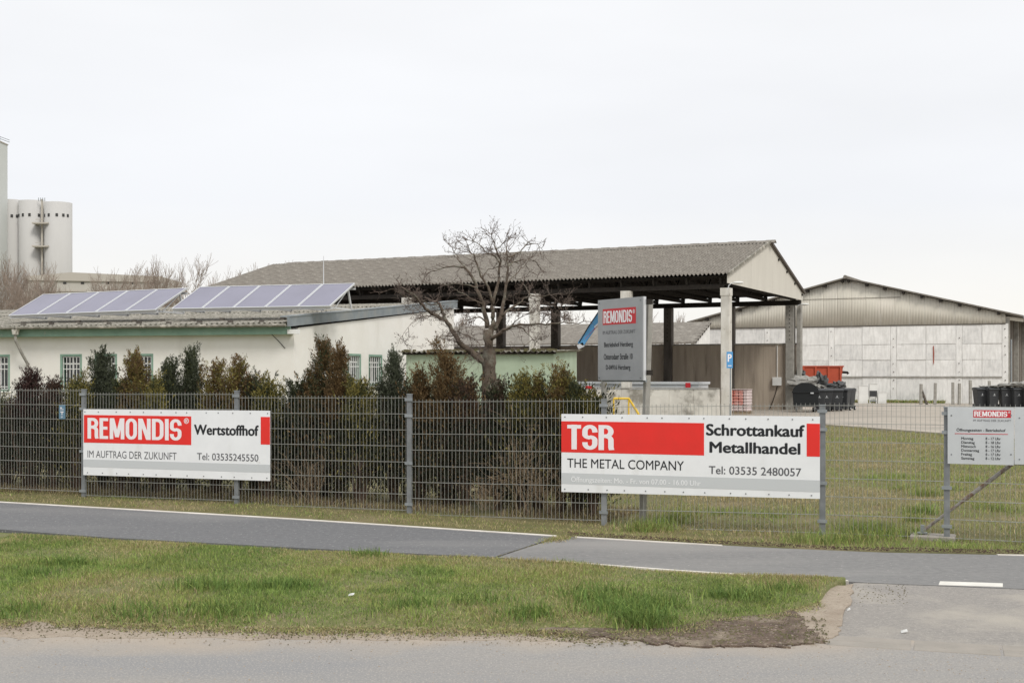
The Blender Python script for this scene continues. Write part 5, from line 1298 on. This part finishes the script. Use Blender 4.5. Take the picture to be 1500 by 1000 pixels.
# pale dead twig bushes in the hedge
def dry_bush(px, py, h, w_, lab):
    b = fw(fu(px), -.55); t = thing('dry_shrub', lab, 'shrub', (b.x, b.y, 0)); rs = random.Random(px); T_ = Tw()
    for i in range(13): twigs(Vector((rs.uniform(-w_,w_)*.3, rs.uniform(-.1,.1), 0)), Vector((rs.uniform(-.6,.6), rs.uniform(-.4,.4), 1)).normalized(), .005, h*rs.uniform(.5,.9), 2, T_, rs, .35, (1,2))
    link('branches', T_.mesh('branches'), t, M['pale_twig'])
M['pale_twig'] = mat('pale_twig', (.33,.25,.16), (.24,.17,.11), rough=.9, scale=3)
dry_bush(745, 650, .95, .5, 'pale brown dry shrub behind the fence right of the tree trunk'); dry_bush(690, 745, .38, .35, 'small dry straw coloured shrub at the foot of the fence, left of the trunk')
dry_bush(420, 680, .62, .4, 'pale dry shrub behind the fence just right of the left banner'); dry_bush(785, 700, .5, .3, 'little dry shrub low in the hedge before the right banner')
# weeds in the path joint, leaves, stones and litter on the ground
rr = random.Random(9); mb = MB()
def pebble(mb, x, y, z, s):
    k = rr.uniform(.6, 1.4); a = rr.uniform(0, 3.14); ca_, sa_ = math.cos(a)*s*k, math.sin(a)*s*k
    mb.add([(x-ca_,y-sa_,z),(x+sa_*.7,y-ca_*.7,z),(x+ca_,y+sa_,z),(x-sa_*.7,y+ca_*.7,z),(x,y,z+s*.8)], [(0,1,4),(1,2,4),(2,3,4),(3,0,4)])
for i in range(2600):
    x = rr.uniform(-5, 4.5)
    if rr.random() < .6: y = roade(x)+abs(rr.gauss(0, .22))-.12; z = .004
    else: y = rr.uniform(6.6, roade(x)); z = .0
    if x > 2.0: y = rr.uniform(6.6, 8.0 if x > 3 else 8.0); z = .0
    pebble(mb, x, y, z, rr.uniform(.002,.007))
tag(mb.build('gravel', M['sand'], fix=False), kind='stuff')
mb = MB()
for i in range(2600):
    x = rr.uniform(-5, 2.0); y = vn(x)-abs(rr.gauss(0,.16))+.05; pebble(mb, x, y, .004, rr.uniform(.003,.010))
for i in range(900):
    p = G(rr.uniform(830,1215), rr.uniform(905,946)); pebble(mb, p.x, p.y, .013, rr.uniform(.004,.014))
for i in range(160):
    p = G(rr.uniform(1250,1330), rr.gauss(868,9)); pebble(mb, p.x, p.y, -.002, rr.uniform(.003,.008))
for i in range(120):
    x = JX1.x+(JX0.x-JX1.x)*rr.random(); y = JX1.y+(x-JX1.x)*(JX0.y-JX1.y)/(JX0.x-JX1.x); pebble(mb, x+rr.uniform(-.01,.01), y, .002, rr.uniform(.004,.01))
tag(mb.build('soil_crumbs', M['soil'], fix=False), kind='stuff')
jp = []
for i in range(700):
    f = min(1, abs(rr.gauss(0,.13))); x = JX0.x+(JX1.x-JX0.x)*f + rr.gauss(.05,.06); y = JX0.y+(JX1.y-JX0.y)*f+rr.gauss(0,.035); jp.append((x,y))
grass('joint_weeds', np.array(jp), .03, .6, 1.2, .003, GM, r1, r1.choice([0,2,3,3], len(jp)).astype(np.int32), zf=lambda x, y: .004)
mb = MB()
for i in range(1500):                    # brown leaf litter along the far edge of the path
    x = rr.uniform(.6, 6); y = far(x)+.06+abs(rr.gauss(0,.07)); pebble(mb, x, y, hz(x,y)+.015, rr.uniform(.006,.014))
tag(mb.build('leaf_litter', M['dead_brown'], fix=False), kind='stuff')
lit = mat('paper_litter', (.55,.55,.53), rough=.8)
for px, py, s, lab in ((514,882,.024,'scrap of white paper in the grass verge, left of centre'),(1243,894,.012,'tiny white scrap at the left edge of the driveway'),(1324,926,.022,'flattened white scrap on the driveway near the kerb')):
    p = G(px, py); q = MB(); z = .05 if px == 514 else 0
    q.add([(-s,-s*.5,0),(s,-s*.6,.01),(s*1.1,s*.5,.022),(-s*.7,s*.6,.012),(0,0,.02)], [(0,1,4),(1,2,4),(2,3,4),(3,0,4)])
    o = tag(q.build('paper_scrap', lit, fix=False), lab, 'litter'); o.location = (p.x, p.y, z)

wb = []                                   # weeds along the foot of the hall wall
for _ in range(5000):
    t_ = r1.uniform(-13.5, -3.5); q_ = r1.normal(-.5, .25); wb.append((30+t_*ca-q_*sa, 78+t_*sa+q_*ca))
grass('wall_weeds', np.array(wb), .16, .6, .9, .022, GM, r1, r1.choice([0,1,2,3], len(wb)).astype(np.int32), zf=lambda x, y: 0)
ep = []                                   # thin dry growth creeping over the sandy edge of the road
for _ in range(20000):
    x = r1.uniform(-5, 2.3); y = vn(x) - abs(r1.normal(0, .12)) + .12
    if vnoise(x, y, 3, 5) > -.15 and y > roade(x)-.02: ep.append((x, y))
grass('edge_growth', np.array(ep), .020, .7, 2.0, .0024, GM+[M['dead_brown']], r1, r1.choice([0,0,2,2,3,3,3,4], len(ep)).astype(np.int32), zf=lambda x, y: .008)
tot = sum(sum(len(p.vertices)-2 for p in o.data.polygons) for o in bpy.data.objects if o.type == 'MESH' and len(o.data.polygons) > 500)
print('TRIS', tot)
